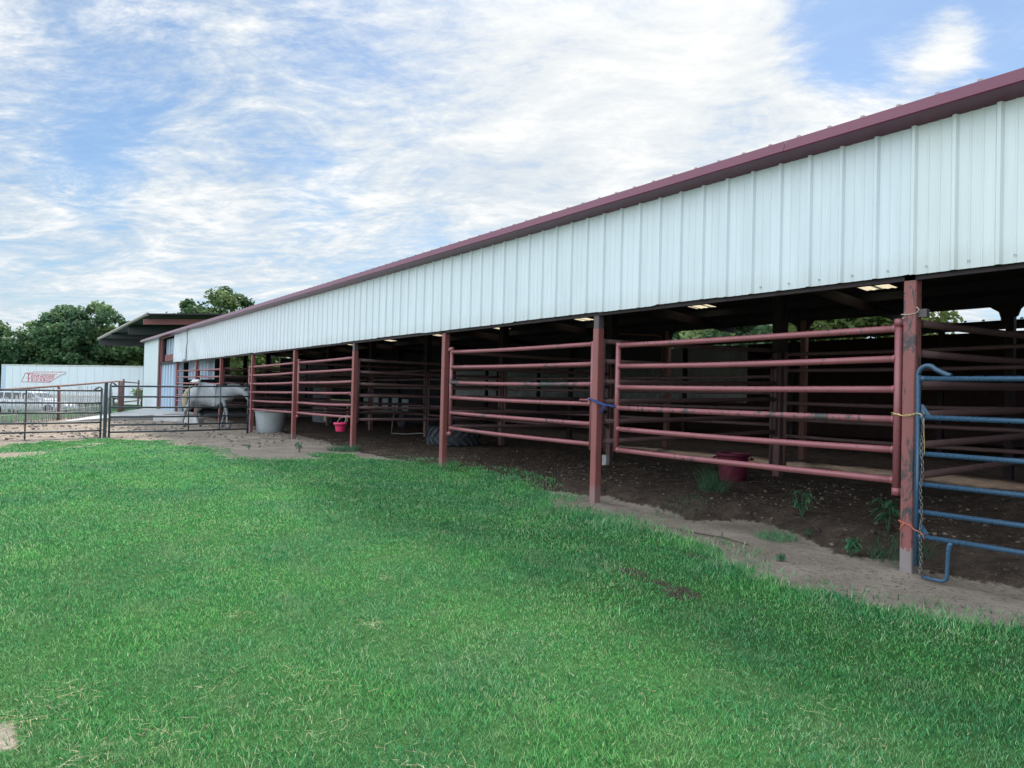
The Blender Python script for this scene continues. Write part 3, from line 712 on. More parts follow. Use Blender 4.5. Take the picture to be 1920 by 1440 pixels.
# pen dividers running back from each front post
words={-1:'beyond the right edge of the blue gate',0:'behind the blue gate from the near chipped post',1:'from the post tied with blue rope',2:'from the post beside the tractor tyre',3:'from the post beside the pink bucket',4:'from the fifth front post, right of the grey tub',5:'from the post behind the grey water tub',6:'from the post behind the horse',7:'from the second post left of the horse'}
for k in range(0,8):
    x=-S*k+.054; zb=[.77,.80,.80,.76,.78,.74,.78,.78][k]
    pipe_panel('pen_divider','shade toned pipe divider running back '+words[k],'pipe divider',(x,.14),(x,4.08),zb,zb+(.10 if k<2 else .02),'pipe dividers between the pens',mat='dim_pipe',r=.034)
iw=['in the first pen behind the near gate','behind the gate left of the blue rope','beyond the open bay with the tractor tyre','behind the gate with the pink bucket','beyond the grey water tub','beyond the opening where the horse enters','behind the far gate beside the horse']
for k in range(-1,7):
    x0=-S*(k+1)+.19; x1=-S*k-.07; zb=.74+.10*(k<1)
    lab='shade toned inner pipe panel '+(iw[k] if k>=0 else 'behind the bedding heap and blue gate')
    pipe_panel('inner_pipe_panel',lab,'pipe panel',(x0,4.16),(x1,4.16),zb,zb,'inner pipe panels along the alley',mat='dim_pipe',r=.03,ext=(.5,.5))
# ------------------------------------------------------------------ blue gate
bg=thing('blue_gate','bright blue tube gate hung beside the chipped near post','gate',(.165,-.06,0))
BR=[1.625,1.295,.985,.725,.490,.282]
LB=3.66
for i,z in enumerate(BR):
    b=MB(); b.tube([(.02,0,z),(LB*.5,.003,z+.004*i-.01),(LB,0,z+.01)],.0215,12)
    for s_ in (0.028,): b.tube([(s_,0,z),(s_+.03,0,z)],[.026,.0225],12)
    b.build('rail',MT['blue'],bg)
b=MB(); pts=[(0,0,.03),(0,0,1.66)]
for i in range(9):
    a=R(180-22.5*i*.8); pts.append((.075+.075*math.cos(a),0,1.66+.075*math.sin(a)))
pts+=[(.19,0,1.675),(.235,0,1.655),(.26,0,1.648)]
b.tube(pts,.021,12); b.build('stile',MT['blue'],bg)
b=MB(); b.tube([(LB,0,.2),(LB,0,1.68)],.021,12); b.build('stile',MT['blue'],bg)
b=MB(); b.tube([(.055,0,-.055),(.17,-.003,-.06)]+[(.205+.045*math.sin(R(a)),-.003,-.014-.046*math.cos(R(a))) for a in (20,45,70,90)]+[(.253,0,.06),(.258,0,.19),(.268,0,.25),(.285,0,.272)],[.014]*2+[.016]*4+[.017,.019,.022,.02],10)
b.build('foot_loop',MT['blue'],bg)
for z in (1.335,.33):
    b=MB(); b.prism([(.03,z-.02),(.105,z-.02),(.045,z+.07),(.03,z+.07)],-.004,.004); b.build('gusset',MT['blue'],bg)
# chain hanging inside the stile
ch=MB(); zt=1.33
for i in range(46):
    z=zt-.030*i; M=Matrix.Rotation(R(90 if i%2 else 0)+random.uniform(-.2,.2),3,'Z')
    if z<-.05: break
    pts=[M@V(.011*math.cos(R(a)),0,.021*math.sin(R(a)))+V(.215+.006*math.sin(i*.5),-.085,z) for a in range(0,360,40)]
    ch.tube(pts,.0036,5,closed=True)
tag(ch.build('chain',MT['chain']),'thin steel chain dangling down the blue gate stile','chain')
def cord(name,label,paths,r,mat):
    b=MB()
    for p_ in paths: b.tube(p_,r,6)
    return tag(b.build(name,MT[mat]),label,'cord')
cord('yellow_twine','straw yellow twine tying pink gate, chipped post and blue gate',[[(-.10,.02,1.325),(-.05,-.035,1.322),(.01,-.012,1.30),(.06,-.008,1.315),(.108,-.01,1.312),(.16,-.085,1.33),(.20,-.09,1.32)],[(-.10,.03,1.305),(-.02,-.02,1.318),(.02,-.01,1.298),(.07,-.008,1.303),(.12,-.03,1.325),(.2,-.09,1.325),(.225,-.085,1.27),(.235,-.084,.98)]],.0032,'twine_y')
cord('orange_twine','frayed orange twine looped low round the chipped post and gate',[[(-.012,.02,.385),(-.004,-.008,.38),(.04,-.010,.365),(.10,-.008,.35),(.16,-.087,.335),(.205,-.09,.325),(.235,-.085,.30),(.24,-.08,.265)],[(.045,-.012,.365),(.02,-.013,.335),(.004,-.013,.30)]],.004,'twine_o')
cord('pale_twine','pale twine knotted round the top of the chipped near post',[[(-.03,.03,2.20),(-.006,-.008,2.195),(.06,-.010,2.19),(.112,-.005,2.2),(.116,.05,2.215)],[(.112,-.004,2.2),(.14,-.01,2.23),(.12,-.02,2.25)]],.0035,'twine_w')
cord('blue_rope','blue rope tying the second front post to the pink gate',[[(-4.12,.0,1.36),(-4.07,-.01,1.375),(-3.99,-.012,1.36),(-3.93,-.01,1.34),(-3.80,-.004,1.31),(-3.66,.0,1.285),(-3.60,.02,1.275)],[(-4.06,-.014,1.365),(-3.94,-.012,1.325),(-3.82,-.005,1.30),(-3.62,.004,1.30)],[(-3.80,-.006,1.31),(-3.83,-.01,1.25),(-3.87,-.01,1.19)],[(-3.79,-.006,1.31),(-3.80,-.01,1.24),(-3.85,-.01,1.185)]],.008,'rope_b')
# ------------------------------------------------------------------ dark gates across the lot
def dark_panel(label,p0,p1,zs0,zs1,brace,posts):
    t=thing('metal_gate',label,'gate',(p0[0],p0[1],0),math.atan2(p1[1]-p0[1],p1[0]-p0[0]),'dark metal gates across the dirt lot')
    L=math.hypot(p1[0]-p0[0],p1[1]-p0[1])
    for a,c in zip(zs0,zs1):
        b=MB(); b.tube([(0,0,a),(L*.5,0,(a+c)/2-.01),(L,0,c)],.024,8); b.build('rail',MT['dark_pipe'],t)
    for x,zz in ((0,zs0),(L,zs1)):
        b=MB(); b.tube([(x,0,zz[-1]-.16),(x,0,zz[0]+.06)],.026,8)
        s=1 if x==0 else -1
        b.tube([(x,0,zz[0]+.05),(x+s*.02,0,zz[0]+.085),(x+s*.06,0,zz[0]+.095),(x+s*.11,0,zz[0]+.06),(x+s*.18,0,zz[0]+.02)],[.016,.017,.018,.022,.010],8)
        b.build('stile',MT['dark_pipe'],t)
    for f in brace:
        b=MB(); b.tube([(L*f,-.028,zs0[-1]*(1-f)+zs1[-1]*f),(L*f,-.028,zs0[0]*(1-f)+zs1[0]*f)],.018,8); b.build('brace',MT['dark_pipe'],t)
    return t
dark_panel('dark gate with a single brace, left of the dark square post',(-18.05,-4.36),(-17.2,-8.2),[1.25,.93,.68,.43,.22,.03],[1.22,.93,.68,.43,.2,.0],(.42,),None)
dark_panel('dark gate with two braces standing in front of the grey horse',(-18.08,-4.16),(-20.05,-.12),[1.37,1.10,.82,.57,.36,.17],[1.48,1.15,.83,.55,.32,.13],(.52,.76),None)
gp=MB(); gp.cbox(-18.11,-18.03,-4.30,-4.22,-.2,1.46); tag(gp.build('gate_post',MT['dark_pipe']),'dark square post between the two dark gates','post')
gp=MB(); gp.tube([(-20.12,-.08,-.2),(-20.12,-.08,.62)],.03,8); gp.box(-20.17,-20.07,-.13,-.03,.30,.34); tag(gp.build('pipe_stub',MT['galv']),'short pale pipe stub beside the grey water tub','pipe')
# ------------------------------------------------------------------ rusty pipe and stake fence
fn=thing('stake_fence','rusty pipe fence filled with uneven grey cedar stakes','fence')
fa,fb=V(-25.0,-6.68),V(-33.9,-2.1)
fz=lambda u: 1.12+.45*u
b=MB(); b.tube([(fa.x+3,fa.y-1.5,1.0),(fa.x,fa.y,1.14),((fa.x+fb.x)/2,(fa.y+fb.y)/2,1.355),(fb.x,fb.y,1.60)],.04,8); b.build('rail',MT['rust_pipe'],fn)
for u in (0.0,.43,1.0):
    q=fa+(fb-fa)*u; b=MB(); b.tube([(q.x,q.y,-.4),(q.x,q.y,1.14+.46*u+.02)],.055,8); b.build('post',MT['rust_pipe'],fn)
b=MB(); b.tube([(fb.x-.25,fb.y+.12,-.3),(fb.x-.25,fb.y+.12,1.62)],.05,8); b.build('post',MT['rust_pipe'],fn)
for z in (.35,.85):
    b=MB(); b.tube([(fa.x+3,fa.y-1.5,z-.15),(fa.x,fa.y,z-.05),(fb.x,fb.y,z+.2)],.006,5); b.build('wire',MT['galv'],fn)
nst=84
for i in range(nst):
    u=-.25+1.20*(i+random.uniform(-.28,.28))/nst; q=fa+(fb-fa)*u; hgt=1.0+.36*u+random.uniform(-.13,.12); le=random.uniform(-.05,.05)
    zb=H(q.x,q.y)-.05; r_=random.uniform(.015,.025)
    b=MB(); b.tube([(q.x,q.y-.03,zb),(q.x+le*.4,q.y-.03+random.uniform(-.02,.02),hgt*.5),(q.x+le,q.y-.03,hgt)],[r_,r_*.95,r_*.7],5); b.build('stake',MT['wood'],fn)
# short pipe fence joining the fence to the barn end
pf=thing('pipe_fence','low rusty three rail pipe fence between stake fence and barn end','fence')
c0,c1=V(-34.2,-2.0),V(-40.6,-.35)
for z in (1.58,.62,.30):
    b=MB(); b.tube([(c0.x,c0.y,z),(c1.x,c1.y,z-.02)],.03,8); b.build('rail',MT['rust_pipe'],pf)
for u in (.12,.95):
    q=c0+(c1-c0)*u; b=MB(); b.tube([(q.x,q.y,-.3),(q.x,q.y,1.72)],.045,8); b.build('post',MT['rust_pipe'],pf)
# long rail fence seen left of barn door to horse
# ------------------------------------------------------------------ slab, blocks
b=MB(); pl=[(-27.3,-4.85),(-28.5,-3.55),(-29.55,-.65),(-29.6,.5),(-38.8,.75),(-39.0,-.1)]; zz=[.03,.09,.27,.28,.28,.27]
n=len(pl); b.add([(x,y,z) for (x,y),z in zip(pl,zz)]+[(x,y,-.3) for x,y in pl],[tuple(range(n))]+[(i,i+n,(i+1)%n+n,(i+1)%n) for i in range(n)])
tag(b.build('concrete_ramp',MT['concrete']),'pale concrete ramp rising to the far barn doorway','ramp',kind='structure')
def block(label,x,y,w,d,h,rz):
    b=MB(); b.cbox(-w/2,w/2,-d/2,d/2,0,h,.03)
    for q in (-.25,.25): b.cbox(w*q-w*.13,w*q+w*.13,-d*.3,d*.3,h,h+.012,.02)
    o=b.build('concrete_block',MT['block']); o.location=(x,y,H(x,y)-.02); o.rotation_euler=(0,0,rz); tag(o,label,'block',"pale blocks by the horse's hind feet")
block('pale concrete block at the end of the ramp, left of the horse',-28.0,-.95,1.2,.45,.26,.9)
block('pale concrete block below the horse tail',-26.3,-.45,.7,.4,.26,.8)
# ------------------------------------------------------------------ tubs and buckets
def tub(name,label,x,y,rt,rb,h,mat,inner,z=None,ribs=0,handles=False,tilt=0,cat='tub'):
    t=thing(name,label,cat,(x,y,H(x,y)-.01 if z is None else z)); t.rotation_euler=(tilt,0,.3)
    b=MB(); b.lathe([(0,0),(rb*.96,0),(rb,.02),(rb+(rt-rb)*.5,h*.5),(rt,h-.05)],n=36)
    for i in range(ribs):
        a=2*math.pi*i/ribs; c,s_=math.cos(a),math.sin(a)
        b.tube([(c*(rb-.005),s_*(rb-.005),.03),(c*(rt-.005),s_*(rt-.005),h-.06)],.03,6)
    o=b.build('body',MT[mat],t)
    b=MB(); b.lathe([(rt,h-.055),(rt+.028,h-.05),(rt+.032,h-.02),(rt+.02,h),(rt-.012,h),(rt-.02,h-.02)],n=36); b.build('rim',MT[mat],t)
    b=MB(); b.lathe([(rt-.02,h-.012),(rt-.03,h-.08),(rb-.02,.05),(0,.045)],n=36); b.build('lining',MT[inner],t)
    if handles:
        for s_ in (-1,1):
            b=MB(); b.tube([(s_*(rt+.01),-.09,h-.07),(s_*(rt+.06),-.06,h-.09),(s_*(rt+.06),.06,h-.09),(s_*(rt+.01),.09,h-.07)],.013,6); b.build('handle',MT['rope_b' if False else mat],t)
    return t
tub('water_tub','large weathered grey plastic water tub under the burgundy gate',-20.12,.62,.49,.41,.72,'tub_grey','tub_in',ribs=0)
tub('muck_tub','deep red plastic tub on the dark soil behind the near gate',-3.90,2.84,.235,.20,.44,'red_tub','red_tub',handles=True)
pb=tub('pink_bucket','small hot pink feed bucket hung low on the gate by the post',-12.55,-.08,.13,.105,.21,'hot_pink','hot_pink_dark',z=.46,cat='bucket')
b=MB(); b.lathe([(.131,.14),(.138,.145),(.138,.195),(.131,.20)],n=30); b.build('band',MT['hot_pink_dark'],pb)
b=MB(); b.tube([(.135,0,.19),(.11,.06,.30),(0,.12,.36),(-.11,.06,.30),(-.135,0,.19)],.006,6); b.build('bail',MT['galv'],pb)
tub('blue_barrel','dark blue plastic barrel behind the farthest gate section',-33.9,.55,.29,.29,.85,'blue_barrel','blue_barrel',cat='barrel')
# tractor tyre lying flat
ty=thing('tractor_tyre','big black tractor tyre with chevron lugs lying flat in open bay','tyre',(-12.1,2.7,H(-12.1,2.7)-.02))
Ro,Wd=.66,.46
b=MB(); b.lathe([(.36,.05),(.40,.0),(.56,.0),(.625,.05),(.635,.13),(.635,Wd-.13),(.625,Wd-.05),(.56,Wd),(.40,Wd),(.36,Wd-.05),(.34,Wd-.1),(.34,.1),(.36,.05)],n=48); b.build('carcass',MT['rubber'],ty)
b=MB(); nl=20
for i in range(nl):
    for s_ in (0,1):
        a0=2*math.pi*(i+.5*s_)/nl; vs=[]
        for q in range(6):
            u=q/5; a=a0+.30*u*1.0; zz=(Wd/2+.015)+(Wd/2-.02)*u if s_ else (Wd/2-.015)-(Wd/2-.02)*u
            ro=Ro+.015-(.055 if q==5 else 0); w=.045
            for da,rr in ((-w,.60),(-w*.75,ro),(w*.75,ro),(w,.60)):
                vs.append((rr*math.cos(a+da),rr*math.sin(a+da),zz))
        fs=[]
        for q in range(5):
            for e in range(3): fs.append((q*4+e,q*4+e+1,(q+1)*4+e+1,(q+1)*4+e))
        fs+= [(0,1,2,3),(20,21,22,23)]
        b.add(vs,fs)
b.build('tread',MT['lug'],ty)
# white bundles on the far gate rail
for dx,lab in ((-.08,'left one of two small white rounded bundles on the far gate rail'),(.5,'right one of two small white rounded bundles on the far gate rail')):
    b=MB(); b.lathe([(0,.0),(.07,.01),(.115,.06),(.12,.11),(.09,.16),(.0,.18)],(-28.35+dx,.0,1.56),16); b.tube([(-28.35+dx-.11,-.06,1.64),(-28.35+dx,-.16,1.63),(-28.35+dx+.11,-.06,1.64)],.02,6)
    tag(b.build('white_bundle',MT['white']),lab,'bundle','white bundles on the far gate rail')
# hose and hay in the pens
b=MB(); b.tube([(-18.2,4.1,1.0),(-18.15,4.0,.45),(-18.0,3.9,.16),(-17.6,3.7,.09),(-17.0,3.9,.10),(-16.4,4.3,.16),(-15.6,4.6,.2)],.022,8); tag(b.build('hose',MT['hose']),'grey hose curving down onto the pen floor beyond the open bay','hose')
def heap(name,label,cat,x,y,rx,ry,h,mat,seed):
    b=MB(); n=18; m_=6; vs=[]
    for j in range(m_+1):
        for i in range(n):
            a=2*math.pi*i/n; r=1-j/m_; w=.75+.5*mnoise.noise(V(math.cos(a)*1.5+seed,math.sin(a)*1.5,j*.5))
            vs.append((x+rx*r*math.cos(a)*w,y+ry*r*math.sin(a)*w,H(x,y)-.03+h*(1-r*r)*(0.8+.5*mnoise.noise(V(i*.7,j*.9,seed)))))
    b.add(vs,[(j*n+i,j*n+(i+1)%n,(j+1)*n+(i+1)%n,(j+1)*n+i) for j in range(m_) for i in range(n)],True)
    return tag(b.build(name,MT[mat]),label,cat)
heap('hay_heap','low heap of loose yellow hay deep in the open bay','hay',-16.4,5.3,1.5,.5,.16,'bale',3)
# alley clutter glimpsed between the rails
t=thing('equipment_cart','dim grey cart with pale side panels in the alley','cart',(-23.2,6.6,0)); t.rotation_euler=(0,0,R(10))
b=MB(); b.box(-1.6,1.6,-.5,.5,.55,.66); b.build('deck',MT['grey_dim'],t)
for i in range(5):
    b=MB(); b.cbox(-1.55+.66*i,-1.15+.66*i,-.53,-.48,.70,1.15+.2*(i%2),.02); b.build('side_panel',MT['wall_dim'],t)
for x in (-1.1,1.1):
    b=MB(); b.lathe([(.0,-.06),(.24,-.06),(.28,-.03),(.28,.03),(.24,.06),(0,.06)],(x,-.5,.28),20,M=Matrix.Rotation(R(90),3,'X')); b.build('wheel',MT['rubber'],t)
t=thing('feed_cabinet','dim grey feed cabinet with a white box on top in the alley','cabinet',(-27.0,5.2,0)); t.rotation_euler=(0,0,R(20))
b=MB(); b.cbox(-.6,.6,-.35,.35,0,1.55,.03); b.build('cabinet_body',MT['grey_dim'],t)
for s_ in (-1,1):
    b=MB(); b.cbox(.3*s_-.27,.3*s_+.27,-.375,-.352,.1,1.45,.01); d=b.build('door',MT['grey_dim'],t); b=MB(); b.box(.3*s_-.2*s_-.015,.3*s_-.2*s_+.015,-.40,-.376,.7,.9); b.build('handle',MT['galv'],d)
b=MB(); b.cbox(-.3,.3,-.2,.2,1.552,1.78,.02); b.box(-.31,.31,-.21,.21,1.78,1.81); tag(b.build('white_box',MT['white']),'small white box standing on the dim feed cabinet','box').matrix_world=Matrix.Translation((-27,5.2,0))@Matrix.Rotation(R(20),4,'Z')
b=MB(); b.cbox(-.55,.55,-.03,.03,.80,.92,.01); b.box(-.5,-.44,-.02,.02,.0,.80); b.box(.44,.5,-.02,.02,0,.8); o=b.build('yellow_board',MT['yellow_bar']); o.location=(-24.9,4.75,.15); o.rotation_euler=(0,0,R(50)); tag(o,'pale yellow board on two legs glimpsed through the gate rails','board')
# ------------------------------------------------------------------ white box trailer
uT=V(.822,.570,0).normalized(); tr=thing('box_trailer','long white box trailer with red lettering parked before the trees','trailer',(-93.04,-6.69,-.75),math.atan2(uT.y,uT.x))
LT,WT=20.8,2.6; zb,zt=.95,4.17
b=MB(); b.cbox(.0,LT,0,WT,zb,zt,.12); b.build('trailer_body',MT['trailer'],tr)
b=MB(); b.cbox(-.012,.9,-.012,.4,zb+.1,zt-.16,.12); b.build('nose_corner',MT['trailer_shade'],tr)
b=MB(); b.box(.08,LT-.08,-.018,-.003,zt-.15,zt+.01); b.build('top_rail',MT['trailer_trim'],tr)
b=MB(); b.box(.08,LT-.08,-.022,-.004,zb-.06,zb+.1); b.build('bottom_rail',MT['trailer_trim'],tr)
b=MB(); b.box(3.6,15.5,.02,.05,.30,zb-.061); b.build('side_skirt',MT['white_skirt'],tr)
for i in range(17):
    b=MB(); x=1.2*(i+.5)+.05; b.box(x-.012,x+.012,-.008,-.002,zb+.12,zt-.17); b.build('side_seam',MT['trailer_trim'],tr)
for x in (16.8,18.0):
    b=MB(); b.lathe([(0,-.15),(.3,-.15),(.48,-.12),(.5,-.05),(.5,.1),(.3,.14),(0,.14)],(x,.25,.5),24,M=Matrix.Rotation(R(90),3,'X')); w=b.build('wheel',MT['rubber'],tr)
    b=MB(); b.lathe([(.0,.15),(.22,.155),(.27,.13)],(x,.25,.5),20,M=Matrix.Rotation(R(90),3,'X')); b.build('rim',MT['chrome'],w)
b=MB(); b.box(2.6,2.75,.3,.45,.05,zb-.06); b.box(2.5,2.85,.25,.5,.0,.05); b.build('landing_leg',MT['trailer_trim'],tr)
# emblem outline (a slanted state shape) and the two words under their bars
zo=.0
EM=[(3.25,1.58),(3.45,1.95),(3.55,2.05),(3.80,2.55),(4.95,2.57),(4.97,2.68),(9.83,2.72),(9.72,2.50),(9.0,2.38),(8.75,2.22),(8.45,2.12),(8.35,1.99),(8.05,1.93),(7.85,1.84),(7.6,1.66),(7.45,1.60)]
b=MB(); b.tube([(x,-.012,z+.72) for x,z in EM],.024,5,closed=True); b.build('emblem_outline',MT['logo'],tr)
b=MB(); b.box(4.02,8.55,-.012,-.006,2.44+.72,2.49+.72); b.box(4.0,8.0,-.012,-.006,1.99+.72,2.04+.72); b.build('lettering_bars',MT['logo'],tr)
def word(txt,x0,x1,z0,h,name):
    cu=bpy.data.curves.new(name,'FONT'); cu.body=txt; cu.size=1; cu.shear=.18; cu.extrude=.004; cu.offset=.012
    o=bpy.data.objects.new(name,cu); col.objects.link(o)
    dg=bpy.context.evaluated_depsgraph_get(); dg.update(); me=bpy.data.meshes.new_from_object(o.evaluated_get(dg)); bpy.data.objects.remove(o)
    co=np.zeros(len(me.vertices)*3); me.vertices.foreach_get('co',co); co=co.reshape(-1,3)
    mn,mx_=co.min(0),co.max(0); sxx=(x1-x0)/(mx_[0]-mn[0]); szz=h/(mx_[1]-mn[1])
    nc=np.stack([x0+(co[:,0]-mn[0])*sxx,-.006-(co[:,2]-mn[2])*.6,z0+(co[:,1]-mn[1])*szz],-1)
    me.vertices.foreach_set('co',nc.ravel()); me.update(); me.materials.clear(); me.materials.append(MT['logo'])
    q=bpy.data.objects.new(name,me); col.objects.link(q); q.parent=tr; return q
word('T',4.02,4.75,2.08+.72,.40,'lettering'); word('ENNESSEE',4.68,8.25,2.09+.72,.29,'lettering')
word('T',4.02,4.75,1.64+.72,.40,'lettering'); word('RUCKING',4.68,7.65,1.65+.72,.29,'lettering')
# ------------------------------------------------------------------ silver car behind the stakes
ca=thing('parked_car','silver white estate car parked behind the cedar stake fence','car',(-51.25,-4.95,-.56),math.atan2(2.67,1.9))
W2=.88
def loft(secs,mat,name,parent,smooth_=True):
    """secs: list of closed rings"""
    b=MB(); n=len(secs[0]); vs=[p for s_ in secs for p in s_]
    fs=[(i*n+k,i*n+(k+1)%n,(i+1)*n+(k+1)%n,(i+1)*n+k) for i in range(len(secs)-1) for k in range(n)]
    fs+=[tuple(range(n))[::-1],tuple((len(secs)-1)*n+k for k in range(n))]
    b.add(vs,fs,smooth_); return b.build(name,mat,parent)
def carring(x,zlo,zhi,w,tw):
    return [(x,-w*.92,zlo),(x,-w,zlo+.15),(x,-w,zlo+(zhi-zlo)*.6),(x,-w*tw,zhi-.03),(x,-w*tw*.85,zhi),(x,w*tw*.85,zhi),(x,w*tw,zhi-.03),(x,w,zlo+(zhi-zlo)*.6),(x,w,zlo+.15),(x,w*.92,zlo)]
loft([carring(x,zl,zh,w,tw) for x,zl,zh,w,tw in [(-2.55,.42,.82,.74,.9),(-2.48,.30,.93,.82,.92),(-1.9,.24,.96,W2,.95),(0,.22,.95,W2,.96),(1.0,.22,.94,W2,.95),(1.7,.24,.86,W2,.92),(2.35,.28,.74,.82,.86),(2.58,.36,.62,.7,.85)]],MT['car'],'car_body',ca)
loft([[(x,-w,.93),(x,-w*.86,z),(x,w*.86,z),(x,w,.93)] for x,w,z in [(-2.45,.70,.95),(-2.2,.80,1.38),(-1.2,.84,1.47),(.1,.84,1.46),(.55,.82,1.36),(1.28,.72,.95)]],MT['car'],'cabin',ca,False)
for a,c in ((-2.05,-1.25),(-1.15,-.15),(-.05,.85)):
    for s_ in (-1,1):
        b=MB(); y0=s_*(W2-.02); y1=s_*.765; tp=1.36; c2=c if c<.5 else .52; a2=a if a>-2 else -1.95
        b.add([(a,y0-s_*.005,.98),(c,y0-s_*.005,.98),(c2,y1,tp),(a2,y1,tp)],[(0,1,2,3)]); b.build('side_window',MT['glass'],ca)
b=MB(); b.add([(1.20,-.66,.99),(1.20,.66,.99),(.60,.66,1.36),(.60,-.66,1.36)],[(0,1,2,3)]); b.build('windscreen',MT['glass'],ca)
for x in (-1.6,1.62):
    for s_ in (-1,1):
        b=MB(); b.lathe([(0,-.11),(.22,-.11),(.32,-.09),(.34,-.03),(.34,.05),(.32,.09),(.2,.10)],(x,s_*.80,.34),24,M=Matrix.Rotation(R(90*s_),3,'X')); w=b.build('wheel',MT['rubber'],ca)
        b=MB(); b.lathe([(0,.11),(.05,.115),(.2,.10),(.225,.08)],(x,s_*.80,.34),20,M=Matrix.Rotation(R(90*s_),3,'X')); b.build('rim',MT['chrome'],w)
        b=MB(); b.lathe([(.35,.09),(.41,.085),(.41,.06)],(x,s_*.80,.34),24,M=Matrix.Rotation(R(90*s_),3,'X')); b.build('wheel_arch',MT['rubber'],ca)
for s_ in (-1,1):
    b=MB(); b.cbox(2.30,2.50,s_*.6-.14,s_*.6+.14,.58,.70,.03); b.build('headlight',MT['lamp'],ca)
    for x in (-.25,-1.2):
        b=MB(); b.box(x,x+.16,s_*.885-.012,s_*.885+.012,.80,.83); b.build('door_handle',MT['chrome'],ca)
    b=MB(); b.cbox(.75,.90,s_*.93-.08,s_*.93+.08,.98,1.10,.03); b.build('mirror',MT['car'],ca)
# small white cart with dark wheel beside the barn end, planted bush
ct=thing('utility_trailer','small white utility trailer with dark wheel beside the barn end','trailer',(-50.6,.9,-.1),R(54))
b=MB(); b.cbox(-1.0,.75,-.4,.4,.25,.70,.03); b.build('bed',MT['white'],ct)
b=MB(); b.box(-1.05,.85,-.44,.44,.71,.80); b.build('rail_frame',MT['rust_pipe'],ct)
for s_ in (-1,1):
    b=MB(); b.lathe([(0,-.1),(.25,-.1),(.38,-.07),(.4,0),(.38,.07),(.25,.1),(0,.1)],(.95,s_*.5,.4),20,M=Matrix.Rotation(R(90),3,'X')); w=b.build('wheel',MT['rubber'],ct)
    b=MB(); b.lathe([(0,.105),(.12,.106)],(.95,s_*.5,.4),12,M=Matrix.Rotation(R(90),3,'X')); b.build('hub',MT['chrome'],w)
# ------------------------------------------------------------------ horse
def skin(name,chains,mat,parent=None,sub=2):
    """chains: list of lists (pos,radius or (rx,ry)); chains may start at ('j',index of earlier vertex)"""
    vs=[];es=[];rs=[];idx={}
    for ch in chains:
        prev=None
        for item in ch:
            if isinstance(item,str): prev=idx[item]; continue
            p,r=item[0],item[1]; vs.append(p); rs.append(r if isinstance(r,tuple) else (r,r)); i=len(vs)-1
            if len(item)>2: idx[item[2]]=i
            if prev is not None: es.append((prev,i))
            prev=i
    me=bpy.data.meshes.new(name); me.from_pydata(vs,es,[]); o=bpy.data.objects.new(name,me); col.objects.link(o)
    md=o.modifiers.new('skin','SKIN'); md.use_smooth_shade=True
    sd=me.skin_vertices[0].data if me.skin_vertices else None
    if sd is None:
        bm=bmesh.new(); bm.from_mesh(me); bm.verts.layers.skin.verify(); bm.to_mesh(me); bm.free(); sd=me.skin_vertices[0].data
    for i,r in enumerate(rs): sd[i].radius=r; sd[i].use_root=(i==0)
    s2=o.modifiers.new('sub','SUBSURF'); s2.levels=sub; s2.render_levels=sub
    dg=bpy.context.evaluated_depsgraph_get(); dg.update(); nm=bpy.data.meshes.new_from_object(o.evaluated_get(dg)); bpy.data.objects.remove(o)
    nm.materials.clear(); nm.materials.append(mat); nm.polygons.foreach_set('use_smooth',[True]*len(nm.polygons))
    q=bpy.data.objects.new(name,nm); col.objects.link(q)
    if parent: q.parent=parent
    return q
hz=H(-23.4,-.5)
ho=thing('grey_horse','grey horse with buff tail walking into the barn opening, head inside','horse',(-23.55,-.62,hz),math.atan2(.78,.62))
body=skin('horse_body',[
 [((-.05,0,1.10),(.34,.42),'mid'),((.28,0,1.09),(.33,.41),'rib'),((.56,0,1.14),(.30,.38),'sh'),((.74,0,1.20),(.23,.29),'ch'),((.95,0,1.30),(.13,.19)),((1.18,0,1.30),(.10,.155)),((1.38,0,1.24),(.095,.125)),((1.52,0,1.08),(.09,.115)),((1.64,0,.88),(.065,.08)),((1.70,0,.78),(.062,.066))],
 ['mid',((-.34,0,1.15),(.34,.38),'loin'),((-.60,0,1.19),(.34,.36),'hip'),((-.78,0,1.16),(.24,.27))],
 ['sh',((.52,.17,.98),(.11,.15)),((.50,.185,.80),(.075,.10)),((.46,.18,.52),(.052,.058)),((.40,.18,.28),(.034,.038)),((.34,.18,.13),(.042,.045)),((.35,.18,.04),(.052,.056)),((.36,.18,-.0),(.058,.062))],
 ['sh',((.58,-.17,.98),(.11,.15)),((.66,-.185,.80),(.075,.10)),((.74,-.18,.55),(.052,.058)),((.76,-.18,.30),(.034,.038)),((.78,-.18,.14),(.042,.045)),((.82,-.18,.05),(.052,.056)),((.84,-.18,.01),(.058,.062))],
 ['hip',((-.56,.19,.96),(.20,.24)),((-.52,.195,.76),(.13,.16)),((-.70,.18,.54),(.058,.07)),((-.66,.18,.30),(.038,.042)),((-.60,.18,.14),(.044,.046)),((-.55,.18,.04),(.054,.058)),((-.53,.18,0),(.06,.064))],
 ['hip',((-.64,-.19,.96),(.20,.24)),((-.70,-.195,.76),(.13,.16)),((-.96,-.18,.56),(.058,.07)),((-1.0,-.18,.31),(.038,.042)),((-1.05,-.18,.15),(.044,.046)),((-1.0,-.18,.05),(.054,.058)),((-.98,-.18,.01),(.06,.064))],
],MT['coat'],ho)
for s_ in (-1,1):
    b=MB(); b.tube([(1.36,s_*.055,1.33),(1.38,s_*.075,1.41),(1.41,s_*.07,1.47)],[.03,.035,.006],8); b.build('ear',MT['coat'],ho)
    b=MB(); b.lathe([(0,-.02),(.02,0),(0,.02)],(1.50,s_*.088,1.13),8); b.build('eye',MT['hoof'],ho)
